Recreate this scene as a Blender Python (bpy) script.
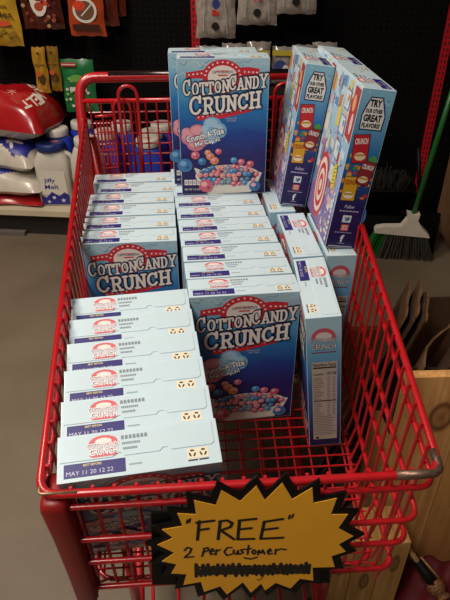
import bpy, math, random
from mathutils import Vector, Matrix
from mathutils.geometry import tessellate_polygon
random.seed(7)
PI = math.pi
R_ = math.radians
for o in list(bpy.data.objects): bpy.data.objects.remove(o)
scene = bpy.context.scene
COL = scene.collection

# ------------------------------------------------------------------ camera
CAM_H, PITCH, FPX = 1.30, R_(33.5), 560.0
cam = bpy.data.cameras.new('camera'); cam_o = bpy.data.objects.new('camera', cam); COL.objects.link(cam_o)
cam_o.location = (0, 0, CAM_H); cam_o.rotation_euler = (PI/2 - PITCH, 0, 0)
cam.sensor_fit = 'VERTICAL'; cam.sensor_height = 24.0; cam.sensor_width = 18.0; cam.lens = FPX/600*24.0
cam.clip_start = 0.02; cam.clip_end = 60
scene.camera = cam_o
# ------------------------------------------------------------------ world, lights, exposure
w = bpy.data.worlds.new('store_ambient'); scene.world = w; w.use_nodes = True
w.node_tree.nodes['Background'].inputs[0].default_value = (1.0, 0.86, 0.72, 1)
w.node_tree.nodes['Background'].inputs[1].default_value = 0.055
def area(name, loc, rot, size, power, col):
    l = bpy.data.lights.new(name, 'AREA'); l.shape = 'RECTANGLE'; l.size, l.size_y = size; l.energy = power; l.color = col
    o = bpy.data.objects.new(name, l); COL.objects.link(o); o.location = loc; o.rotation_euler = rot
    return o
area('ceiling_fixture_near', (-0.75, -0.25, 2.75), (0, 0, 0), (0.5, 1.2), 34, (1.0, 0.93, 0.84))
area('ceiling_fixture_far', (-1.5, 1.2, 2.9), (0, 0, 0), (0.5, 1.2), 44, (1.0, 0.87, 0.72))
scene.view_settings.view_transform = 'Standard'; scene.view_settings.look = 'None'
scene.view_settings.gamma = 1.0; scene.view_settings.use_curve_mapping = False
scene.view_settings.exposure = 0.42

# ------------------------------------------------------------------ photo pixel -> place helpers
def ray(px, py):
    a = (px-225)/FPX; b = (py-300)/FPX
    return Vector((a, math.cos(PITCH) - b*math.sin(PITCH), -math.sin(PITCH) - b*math.cos(PITCH)))
def P(px, py, z):
    r = ray(px, py); t = (z-CAM_H)/r.z; return Vector((r.x*t, r.y*t, z))
def PY(px, py, y):
    r = ray(px, py); t = y/r.y; return Vector((r.x*t, y, CAM_H + r.z*t))
def PP(px, py, o, n):
    r = ray(px, py); c = Vector((0, 0, CAM_H)); t = (o-c).dot(n)/r.dot(n); return c + r*t

# ------------------------------------------------------------------ materials
def lin(hexs):
    c = [int(hexs[i:i+2], 16)/255 for i in (1, 3, 5)]
    return tuple((x/12.92 if x <= .04045 else ((x+.055)/1.055)**2.4) for x in c) + (1,)
MATS = {}
def mat(name, col, rough=.5, metal=0., var=.06, scale=30., bump=0., coat=0., trans=0., col2=None, dist=.002):
    if name in MATS: return MATS[name]
    m = bpy.data.materials.new(name); m.use_nodes = True; nt = m.node_tree; b = nt.nodes['Principled BSDF']
    c = lin(col)
    tc = nt.nodes.new('ShaderNodeTexCoord'); no = nt.nodes.new('ShaderNodeTexNoise'); no.inputs['Scale'].default_value = scale
    no.inputs['Detail'].default_value = 3
    nt.links.new(tc.outputs['Object'], no.inputs['Vector'])
    mx = nt.nodes.new('ShaderNodeMix'); mx.data_type = 'RGBA'
    c2 = lin(col2) if col2 else tuple(min(1, x*(1-3*var)) for x in c[:3])+(1,)
    mx.inputs[6].default_value = tuple(min(1, x*(1+var)) for x in c[:3])+(1,); mx.inputs[7].default_value = c2
    nt.links.new(no.outputs['Fac'], mx.inputs[0]); nt.links.new(mx.outputs[2], b.inputs['Base Color'])
    b.inputs['Roughness'].default_value = rough; b.inputs['Metallic'].default_value = metal
    if name.startswith('black'): b.inputs['Specular IOR Level'].default_value = .18
    b.inputs['Coat Weight'].default_value = coat; b.inputs['Coat Roughness'].default_value = .15
    b.inputs['Transmission Weight'].default_value = trans
    if bump:
        bp = nt.nodes.new('ShaderNodeBump'); bp.inputs['Strength'].default_value = bump; bp.inputs['Distance'].default_value = dist
        nt.links.new(no.outputs['Fac'], bp.inputs['Height']); nt.links.new(bp.outputs['Normal'], b.inputs['Normal'])
    MATS[name] = m; return m
def ink(hexs):
    return mat('ink_'+hexs[1:], hexs, .42, var=.02)
def ramp_mat(name, axis, length, stops, rough=.38, swirl=0., scale=9.):
    """printed gradient along one object axis, broken up by soft noise swirls"""
    m = bpy.data.materials.new(name); m.use_nodes = True; nt = m.node_tree; b = nt.nodes['Principled BSDF']
    tc = nt.nodes.new('ShaderNodeTexCoord'); sp = nt.nodes.new('ShaderNodeSeparateXYZ')
    nt.links.new(tc.outputs['Object'], sp.inputs[0])
    no = nt.nodes.new('ShaderNodeTexNoise'); no.inputs['Scale'].default_value = scale; no.inputs['Detail'].default_value = 4
    no.inputs['Distortion'].default_value = 1.5
    nt.links.new(tc.outputs['Object'], no.inputs['Vector'])
    d = nt.nodes.new('ShaderNodeMath'); d.operation = 'DIVIDE'; d.inputs[1].default_value = length
    nt.links.new(sp.outputs[axis], d.inputs[0])
    s = nt.nodes.new('ShaderNodeMath'); s.operation = 'MULTIPLY_ADD'; s.inputs[1].default_value = swirl
    nt.links.new(no.outputs['Fac'], s.inputs[0]); 
    sub = nt.nodes.new('ShaderNodeMath'); sub.operation = 'SUBTRACT'; sub.inputs[1].default_value = swirl*.5
    nt.links.new(d.outputs[0], sub.inputs[0]); nt.links.new(sub.outputs[0], s.inputs[2])
    cr = nt.nodes.new('ShaderNodeValToRGB'); el = cr.color_ramp.elements
    while len(el) > 1: el.remove(el[-1])
    el[0].position = stops[0][0]; el[0].color = lin(stops[0][1])
    for p, c in stops[1:]: e = el.new(p); e.color = lin(c)
    nt.links.new(s.outputs[0], cr.inputs[0]); nt.links.new(cr.outputs[0], b.inputs['Base Color'])
    b.inputs['Roughness'].default_value = rough
    MATS[name] = m; return m
def wood_mat(name, c1, c2, knots=(), rough=.55, gscale=60., axis=2):
    m = bpy.data.materials.new(name); m.use_nodes = True; nt = m.node_tree; b = nt.nodes['Principled BSDF']
    tc = nt.nodes.new('ShaderNodeTexCoord'); mp = nt.nodes.new('ShaderNodeMapping')
    sc = [gscale]*3; sc[axis] = gscale*.05; mp.inputs['Scale'].default_value = sc
    nt.links.new(tc.outputs['Object'], mp.inputs[0])
    no = nt.nodes.new('ShaderNodeTexNoise'); no.inputs['Scale'].default_value = 1.; no.inputs['Detail'].default_value = 5; no.inputs['Distortion'].default_value = .6
    nt.links.new(mp.outputs[0], no.inputs['Vector'])
    cr = nt.nodes.new('ShaderNodeValToRGB'); cr.color_ramp.elements[0].position = .3; cr.color_ramp.elements[1].position = .72
    cr.color_ramp.elements[0].color = lin(c2); cr.color_ramp.elements[1].color = lin(c1)
    nt.links.new(no.outputs['Fac'], cr.inputs[0])
    last = cr.outputs[0]
    for (kx, ky, kz, kr, sx) in knots:        # round knots in the board
        vm = nt.nodes.new('ShaderNodeVectorMath'); vm.operation = 'SUBTRACT'; vm.inputs[1].default_value = (kx, ky, kz)
        nt.links.new(tc.outputs['Object'], vm.inputs[0])
        vs = nt.nodes.new('ShaderNodeVectorMath'); vs.operation = 'MULTIPLY'; vs.inputs[1].default_value = sx
        nt.links.new(vm.outputs[0], vs.inputs[0])
        ln = nt.nodes.new('ShaderNodeVectorMath'); ln.operation = 'LENGTH'; nt.links.new(vs.outputs[0], ln.inputs[0])
        k = nt.nodes.new('ShaderNodeValToRGB'); e = k.color_ramp.elements
        e[0].position = 0; e[0].color = (.75, .75, .75, 1); e[1].position = kr; e[1].color = (0, 0, 0, 1)
        for pz, v in ((kr*.45, .35), (kr*.72, .95), (kr*.9, .55)):
            q = e.new(pz); q.color = (v, v, v, 1)
        nt.links.new(ln.outputs['Value'], k.inputs[0])
        mx = nt.nodes.new('ShaderNodeMix'); mx.data_type = 'RGBA'; mx.inputs[7].default_value = lin('#6a3a1c')
        nt.links.new(k.outputs[0], mx.inputs[0]); nt.links.new(last, mx.inputs[6]); last = mx.outputs[2]
    nt.links.new(last, b.inputs['Base Color']); b.inputs['Roughness'].default_value = rough
    bp = nt.nodes.new('ShaderNodeBump'); bp.inputs['Strength'].default_value = .2; bp.inputs['Distance'].default_value = .001
    nt.links.new(no.outputs['Fac'], bp.inputs['Height']); nt.links.new(bp.outputs['Normal'], b.inputs['Normal'])
    MATS[name] = m; return m

RED = mat('red_cart_enamel', '#b8131b', .32, var=.10, scale=60, coat=.4)
REDP = mat('red_bumper_plastic', '#8f1716', .42, var=.08, scale=25, bump=.1)
CHIP = mat('chipped_bare_steel', '#8a6f60', .4, .7, var=.3, scale=300, col2='#3a2420')
GRIP = mat('dark_handle_grip', '#2a1a1a', .22, .3, var=.2, scale=40)
BLACK = mat('black_plastic', '#080707', .5, var=.1)
DARK = mat('black_powder_coat', '#060505', .85, var=.3, scale=15)
CREAM = mat('cream_shelf_enamel', '#cdbfa4', .5, var=.05, scale=8)
RUBBER = mat('grey_rubber', '#4a4644', .7)
STEEL = mat('zinc_steel', '#8d8a88', .35, .9)

# ------------------------------------------------------------------ mesh collecting
def basis(d):
    d = d.normalized(); u = Vector((0, 0, 1)) if abs(d.z) < .9 else Vector((1, 0, 0))
    a = d.cross(u).normalized(); return a, d.cross(a).normalized()
class MB:
    def __init__(s): s.v, s.f, s.m, s.mats = [], [], [], []
    def mi(s, m):
        if m not in s.mats: s.mats.append(m)
        return s.mats.index(m)
    def add(s, vs, fs, m):
        n = len(s.v); s.v += [tuple(x) for x in vs]; k = s.mi(m)
        for f in fs: s.f.append([i+n for i in f]); s.m.append(k)
        return s
    def box(s, a, b, m, M=None):
        (x0, y0, z0), (x1, y1, z1) = a, b
        vs = [Vector(p) for p in ((x0,y0,z0),(x1,y0,z0),(x1,y1,z0),(x0,y1,z0),(x0,y0,z1),(x1,y0,z1),(x1,y1,z1),(x0,y1,z1))]
        if M: vs = [M @ p for p in vs]
        return s.add(vs, [(0,3,2,1),(4,5,6,7),(0,1,5,4),(1,2,6,5),(2,3,7,6),(3,0,4,7)], m)
    def tube(s, pts, r, m, n=6, closed=False, caps=True):
        pts = [Vector(p) for p in pts]; N = len(pts); vs, fs = [], []
        rs = r if isinstance(r, (list, tuple)) else [r]*N
        a = None
        for i, p in enumerate(pts):
            if closed: d = (pts[(i+1) % N]-pts[i-1])
            else: d = pts[min(i+1, N-1)]-pts[max(i-1, 0)]
            d.normalize()
            if a is None: a, b = basis(d)
            else:
                a = (a - d*a.dot(d)).normalized(); b = d.cross(a)
            for k in range(n):
                t = 2*PI*k/n; vs.append(p + (a*math.cos(t)+b*math.sin(t))*rs[i])
        for i in range(N if closed else N-1):
            j = (i+1) % N
            for k in range(n): fs.append((i*n+k, i*n+(k+1) % n, j*n+(k+1) % n, j*n+k))
        if caps and not closed: fs.append(tuple(range(n))[::-1]); fs.append(tuple(range((N-1)*n, N*n)))
        return s.add(vs, fs, m)
    def lathe(s, prof, m, n=20, M=None, sx=1., sy=1.):
        vs, fs = [], []
        for (r, z) in prof:
            for k in range(n):
                t = 2*PI*k/n; p = Vector((r*math.cos(t)*sx, r*math.sin(t)*sy, z)); vs.append(M @ p if M else p)
        for i in range(len(prof)-1):
            for k in range(n): fs.append((i*n+k, i*n+(k+1) % n, (i+1)*n+(k+1) % n, (i+1)*n+k))
        fs.append(tuple(range(n))[::-1]); fs.append(tuple(range((len(prof)-1)*n, len(prof)*n)))
        return s.add(vs, fs, m)
    def prism(s, poly, fn, h, m):
        """extrude 2D poly from 0 to h; fn(u,v,n)->3D"""
        n = len(poly); vs = [fn(u, v, 0) for u, v in poly]+[fn(u, v, h) for u, v in poly]
        tri = tessellate_polygon([[Vector((u, v, 0)) for u, v in poly]])
        fs = [tuple(t) for t in tri]+[tuple(i+n for i in t) for t in tri]
        fs += [(i, (i+1) % n, (i+1) % n+n, i+n) for i in range(n)]
        return s.add(vs, fs, m)
    def build(s, name, parent=None, smooth=False, bevel=0, recalc=True):
        me = bpy.data.meshes.new(name); me.from_pydata(s.v, [], s.f)
        for m in s.mats: me.materials.append(m)
        me.polygons.foreach_set('material_index', s.m)
        if smooth: me.polygons.foreach_set('use_smooth', [True]*len(s.f))
        if recalc:
            import bmesh
            bm = bmesh.new(); bm.from_mesh(me); bmesh.ops.recalc_face_normals(bm, faces=bm.faces)
            if bevel: bmesh.ops.bevel(bm, geom=bm.edges[:], offset=bevel, segments=2, affect='EDGES', profile=.7)
            bm.to_mesh(me); bm.free()
        me.update()
        o = bpy.data.objects.new(name, me); COL.objects.link(o)
        if parent: o.parent = parent
        return o
def tag(o, label=None, cat=None, group=None, kind=None):
    if label: o['label'] = label
    if cat: o['category'] = cat
    if group: o['group'] = group
    if kind: o['kind'] = kind
    return o
def empty(name, loc=(0, 0, 0), rz=0.):
    o = bpy.data.objects.new(name, None); COL.objects.link(o); o.location = loc; o.rotation_euler = (0, 0, rz); o.empty_display_size = .05
    return o
def copy_tree(o, parent=None):
    c = o.copy(); COL.objects.link(c); c.parent = parent
    for ch in list(o.children): copy_tree(ch, c)
    return c
def arc_pts(c, r, a0, a1, n, ex, ey):
    return [Vector(c)+Vector(ex)*r*math.cos(a0+(a1-a0)*i/n)+Vector(ey)*r*math.sin(a0+(a1-a0)*i/n) for i in range(n+1)]
def fillet(pts, r, n=4):
    """round the inner corners of a polyline"""
    pts = [Vector(p) for p in pts]; out = [pts[0]]
    for i in range(1, len(pts)-1):
        a, b, c = pts[i-1], pts[i], pts[i+1]
        ra = min(r, (a-b).length*.49, (c-b).length*.49)
        p, q = b+(a-b).normalized()*ra, b+(c-b).normalized()*ra
        for k in range(n+1):
            t = k/n; out.append(p*(1-t)**2+b*2*t*(1-t)+q*t*t)
    out.append(pts[-1]); return out

# ------------------------------------------------------------------ flat print: layered 2D shapes on a face
TXT = {}
def text_mesh(s, off=0.):
    k = (s, off)
    if k not in TXT:
        cu = bpy.data.curves.new('t', 'FONT'); cu.body = s; cu.size = 1; cu.offset = off; cu.resolution_u = 2; cu.fill_mode = 'FRONT'
        o = bpy.data.objects.new('t', cu); COL.objects.link(o)
        bpy.context.view_layer.update()
        me = bpy.data.meshes.new_from_object(o.evaluated_get(bpy.context.evaluated_depsgraph_get()))
        vs = [(v.co.x, v.co.y) for v in me.vertices]; fs = [tuple(p.vertices) for p in me.polygons]
        bpy.data.objects.remove(o); bpy.data.curves.remove(cu); bpy.data.meshes.remove(me)
        TXT[k] = (vs, fs)
    return TXT[k]
class Art:
    def __init__(s, O, ex, ey, n, eps=.00010, base=.00015):
        s.O, s.ex, s.ey, s.n = Vector(O), Vector(ex), Vector(ey), Vector(n); s.eps, s.base = eps, base; s.mb = MB(); s.k = 0
        s.pre = lambda p: p
    def pt(s, p, L):
        p = s.pre(p); return s.O + s.ex*p[0] + s.ey*p[1] + s.n*(s.base+s.eps*L+(s.k % 37)*2e-6)
    def poly(s, pts, c, L=0):
        s.k += 1
        pts = [Vector((p[0], p[1], 0)) for p in pts]
        tri = tessellate_polygon([pts])
        s.mb.add([s.pt(p, L) for p in pts], [tuple(t) for t in tri], ink(c))
    def rect(s, x0, y0, x1, y1, c, L=0): s.poly([(x0, y0), (x1, y0), (x1, y1), (x0, y1)], c, L)
    def ell(s, cx, cy, rx, ry, c, L=0, n=16, rot=0.):
        cs, sn = math.cos(rot), math.sin(rot); s.k += 1
        pts = []
        for k in range(n):
            x, y = rx*math.cos(2*PI*k/n), ry*math.sin(2*PI*k/n); pts.append((cx+x*cs-y*sn, cy+x*sn+y*cs))
        s.mb.add([s.pt(p, L) for p in pts], [tuple(range(n))], ink(c))
    def star(s, cx, cy, r, c, L=0):
        s.poly([(cx+(r if k % 2 == 0 else r*.42)*math.sin(PI*k/5), cy+(r if k % 2 == 0 else r*.42)*math.cos(PI*k/5)) for k in range(10)], c, L)
    def stroke(s, pts, wd, c, L=0, caps=True, n=8):
        for a, b in zip(pts[:-1], pts[1:]):
            d = Vector((b[0]-a[0], b[1]-a[1])); 
            if d.length < 1e-9: continue
            d.normalize(); q = Vector((-d.y, d.x))*wd/2; s.k += 1
            s.mb.add([s.pt(p, L) for p in ((a[0]+q.x, a[1]+q.y), (a[0]-q.x, a[1]-q.y), (b[0]-q.x, b[1]-q.y), (b[0]+q.x, b[1]+q.y))], [(0, 1, 2, 3)], ink(c))
        if caps:
            for p in pts: s.ell(p[0], p[1], wd/2, wd/2, c, L, n)
    def text(s, t, x, y, wd=None, ht=None, c='#ffffff', L=0, off=0., rot=0., shear=0., centre=True):
        vs, fs = text_mesh(t, off)
        if not vs: return
        x0, x1 = min(v[0] for v in vs), max(v[0] for v in vs); y0, y1 = min(v[1] for v in vs), max(v[1] for v in vs)
        kx = wd/(x1-x0) if wd else ht/(y1-y0); ky = ht/(y1-y0) if ht else kx
        cs, sn = math.cos(rot), math.sin(rot); out = []
        for (a, b) in vs:
            u = (a-(x0+x1)/2)*kx; v = (b-(y0+y1)/2)*ky; u += v*shear
            out.append((x+u*cs-v*sn, y+u*sn+v*cs))
        s.mb.add([s.pt(p, L) for p in out], fs, ink(c))
    def build(s, name, parent):
        o = s.mb.build(name, parent, recalc=False) if s.mb.f else None
        s.mb = MB(); return o

# slab letters drawn with strokes: (strokes, serif bars) on a unit box
def arcp(cx, cy, rx, ry, a0, a1, n=9): return [(cx+rx*math.cos(R_(a0+(a1-a0)*i/n)), cy+ry*math.sin(R_(a0+(a1-a0)*i/n))) for i in range(n+1)]
SLAB = {
 'C': [arcp(.5, .5, .42, .42, 40, 325, 12), [(.84, .62), (.84, .95)]],
 'O': [arcp(.5, .5, .40, .42, 0, 360, 14)],
 'T': [[(.5, .05), (.5, .92)], [(.05, .92), (.95, .92)], [(.05, .92), (.05, .70)], [(.95, .92), (.95, .70)], [(.28, .04), (.72, .04)]],
 'N': [[(.18, .05), (.18, .93)], [(.18, .93), (.82, .07)], [(.82, .07), (.82, .93)], [(.02, .05), (.36, .05)], [(.02, .93), (.22, .93)], [(.64, .93), (.98, .93)]],
 'A': [[(.14, .05), (.5, .93)], [(.5, .93), (.86, .05)], [(.27, .33), (.73, .33)], [(-.02, .05), (.32, .05)], [(.68, .05), (1.02, .05)]],
 'D': [[(.2, .05), (.2, .93)], [(.04, .05), (.5, .05)]+arcp(.46, .49, .42, .44, -90, 90, 9)+[(.04, .93)]],
 'Y': [[(.5, .05), (.5, .45)], [(.5, .45), (.12, .93)], [(.5, .45), (.88, .93)], [(.3, .05), (.7, .05)], [(-.02, .93), (.3, .93)], [(.7, .93), (1.02, .93)]],
 'R': [[(.2, .05), (.2, .93)], [(.04, .93), (.5, .93)]+arcp(.55, .71, .27, .22, 90, -90, 7)+[(.2, .49)], [(.5, .49), (.84, .05)], [(.04, .05), (.38, .05)], [(.72, .05), (1.0, .05)]],
 'U': [[(.16, .93), (.16, .38)]+arcp(.5, .38, .34, .33, 180, 360, 8)+[(.84, .93)], [(0, .93), (.34, .93)], [(.66, .93), (1.0, .93)]],
 'H': [[(.18, .05), (.18, .93)], [(.82, .05), (.82, .93)], [(.18, .49), (.82, .49)], [(.02, .05), (.35, .05)], [(.02, .93), (.35, .93)], [(.65, .05), (.98, .05)], [(.65, .93), (.98, .93)]],
}
def slab_word(A, word, x, base, hts, wds, gap, slope, sw, L, fill, line, ow, shadow=None):
    """letters along a sloped baseline; per-letter heights and widths"""
    cx = x
    for ch, h, wd in zip(word, hts, wds):
        for st in SLAB[ch]:
            pts = [(cx+p[0]*wd, base+slope*(cx+p[0]*wd-x)+p[1]*h) for p in st]
            if shadow: A.stroke([(p[0]+ow*.6, p[1]-ow*1.0) for p in pts], sw+2*ow, shadow, L)
            A.stroke(pts, sw+2*ow, line, L+1)
            A.stroke(pts, sw, fill, L+2)
        cx += wd+gap
    return cx

# ================================================================== SETTING
def concrete():
    m = bpy.data.materials.new('grey_store_floor'); m.use_nodes = True; nt = m.node_tree; b = nt.nodes['Principled BSDF']
    tc = nt.nodes.new('ShaderNodeTexCoord')
    n1 = nt.nodes.new('ShaderNodeTexNoise'); n1.inputs['Scale'].default_value = 2.2; n1.inputs['Detail'].default_value = 6
    n2 = nt.nodes.new('ShaderNodeTexNoise'); n2.inputs['Scale'].default_value = 120
    for n in (n1, n2): nt.links.new(tc.outputs['Object'], n.inputs['Vector'])
    cr = nt.nodes.new('ShaderNodeValToRGB'); cr.color_ramp.elements[0].color = lin('#645747'); cr.color_ramp.elements[1].color = lin('#776957')
    cr.color_ramp.elements[0].position = .35; cr.color_ramp.elements[1].position = .65
    nt.links.new(n1.outputs['Fac'], cr.inputs[0])
    mx = nt.nodes.new('ShaderNodeMix'); mx.data_type = 'RGBA'; mx.blend_type = 'OVERLAY'; mx.inputs[0].default_value = .12
    nt.links.new(cr.outputs[0], mx.inputs[6]); nt.links.new(n2.outputs['Color'], mx.inputs[7]); nt.links.new(mx.outputs[2], b.inputs['Base Color'])
    b.inputs['Roughness'].default_value = .5
    return m
fl = MB(); fl.box((-5, -2.5, -.05), (5, 4.2, 0), concrete()); tag(fl.build('floor'), kind='structure')
wb = MB(); wb.box((-5, 3.9, 0), (5, 4.0, 3.2), mat('dark_back_wall', '#15110f', .9)); tag(wb.build('wall_back'), kind='structure')

# ---- gondola shelving (frame turned about 5 degrees, right end nearer)
GY = math.atan(-.09)
gd = lambda x: 2.53-.09*(x+.954)
G0 = Vector((0, gd(0), 0)); GX = Vector((math.cos(GY), math.sin(GY), 0)); GN = Vector((-math.sin(GY), math.cos(GY), 0))
def Gp(u, n, z): return G0+GX*u+GN*n+Vector((0, 0, z))
GM = Matrix.Translation(G0) @ Matrix.Rotation(GY, 4, 'Z')
def peg_mat():
    m = bpy.data.materials.new('black_pegboard'); m.use_nodes = True; nt = m.node_tree; b = nt.nodes['Principled BSDF']
    tc = nt.nodes.new('ShaderNodeTexCoord'); sp = nt.nodes.new('ShaderNodeSeparateXYZ'); nt.links.new(tc.outputs['Object'], sp.inputs[0])
    outs = []
    for ax in (0, 2):
        a = nt.nodes.new('ShaderNodeMath'); a.operation = 'PINGPONG'; a.inputs[1].default_value = .0127
        nt.links.new(sp.outputs[ax], a.inputs[0]); p = nt.nodes.new('ShaderNodeMath'); p.operation = 'POWER'; p.inputs[1].default_value = 2
        nt.links.new(a.outputs[0], p.inputs[0]); outs.append(p)
    ad = nt.nodes.new('ShaderNodeMath'); nt.links.new(outs[0].outputs[0], ad.inputs[0]); nt.links.new(outs[1].outputs[0], ad.inputs[1])
    lt = nt.nodes.new('ShaderNodeMath'); lt.operation = 'LESS_THAN'; lt.inputs[1].default_value = .0035**2; nt.links.new(ad.outputs[0], lt.inputs[0])
    mx = nt.nodes.new('ShaderNodeMix'); mx.data_type = 'RGBA'; mx.inputs[6].default_value = lin('#070505'); mx.inputs[7].default_value = lin('#1a1614')
    nt.links.new(lt.outputs[0], mx.inputs[0]); nt.links.new(mx.outputs[2], b.inputs['Base Color']); b.inputs['Roughness'].default_value = .8; b.inputs['Specular IOR Level'].default_value = .12
    return m
PEG = peg_mat()
gon = empty('gondola_shelving'); gon.matrix_world = GM
tag(gon, 'black pegboard store shelving with red slotted uprights behind the cart', 'shelving')
BP = .42; U_UP = [-1.39, -.175, .975, 2.19]
for k in range(3):
    b = MB(); b.box((U_UP[k]+.02, BP, .02), (U_UP[k+1]-.02, BP+.02, 2.1), PEG); b.build('pegboard_panel', gon)
b = MB(); b.box((-2.6, BP, .02), (U_UP[0]-.02, BP+.02, 2.1), PEG); b.build('pegboard_panel', gon)
SLOT = mat('dark_slot', '#2a0505', .8)
UPR = mat('red_upright_enamel', '#c41624', .4, var=.1)
for u in U_UP:
    b = MB(); b.box((u-.019, BP-.012, 0), (u+.019, BP+.03, 2.12), UPR)
    up = b.build('upright', gon)
    sl = MB()
    for i in range(70):
        for s in (-.008, .008): sl.box((u+s-.003, BP-.0125, .2+i*.0254), (u+s+.003, BP-.0115, .214+i*.0254), SLOT)
    sl.build('slot_row', up)
for k, (ua, ub, mt) in enumerate(((-2.6, U_UP[0], CREAM), (U_UP[0], U_UP[1], CREAM), (U_UP[1], U_UP[2], DARK))):
    b = MB(); b.box((ua+.003, .012, .138), (ub-.003, BP-.012, .150), mt); b.box((ua+.003, 0, .122), (ub-.003, .012, .150), mt)
    b.build('base_deck', gon)
    b = MB(); b.box((ua+.003, .05, 0), (ub-.003, .07, .122), mat('dark_kick_plate', '#2b2622', .6)); b.build('kick_plate', gon)
b = MB(); b.box((-2.6, .012, .0), (-1.02, .045, .022), mat('grey_floor_strip', '#6d655d', .5)); b.build('floor_strip', gon)
b = MB(); b.box((U_UP[1]+.02, .14, .705), (.56, BP-.012, .72), DARK); b.box((U_UP[1]+.02, .128, .69), (.56, .14, .722), mat('dark_price_rail', '#1a1514', .5)); b.build('shelf', gon)

# ================================================================== CEREAL BOXES
W, D, H = .188, .0565, .288
FLOOR = .507
FRONT = ramp_mat('carton_front_blue', 2, H, [(0, '#1c1650'), (.30, '#241d66'), (.47, '#1d3f8e'), (.66, '#2a7ab8'), (.82, '#5ea6cc'), (.97, '#a9cbd8')], swirl=.16, scale=14)
SIDE = ramp_mat('carton_side_blue', 2, H, [(0, '#1b1647'), (.12, '#1f2460'), (.5, '#2b68a6'), (.8, '#6fb0d2'), (.9, '#a7cede')], swirl=.04)
TRYS = ramp_mat('carton_other_side', 2, H, [(0, '#1d1650'), (.30, '#201a58'), (.36, '#1d2f72'), (.62, '#1f6fae'), (.97, '#86bcd6')], swirl=.03)
BACKM = ramp_mat('carton_back', 2, H, [(0, '#6a4fa0'), (.35, '#8d9bd0'), (.7, '#9cc3dd'), (1, '#c8d6e4')], swirl=.25, scale=25)
TOPM = mat('carton_top_pale_blue', '#c8dbe4', .28, var=.03, scale=18)

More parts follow.
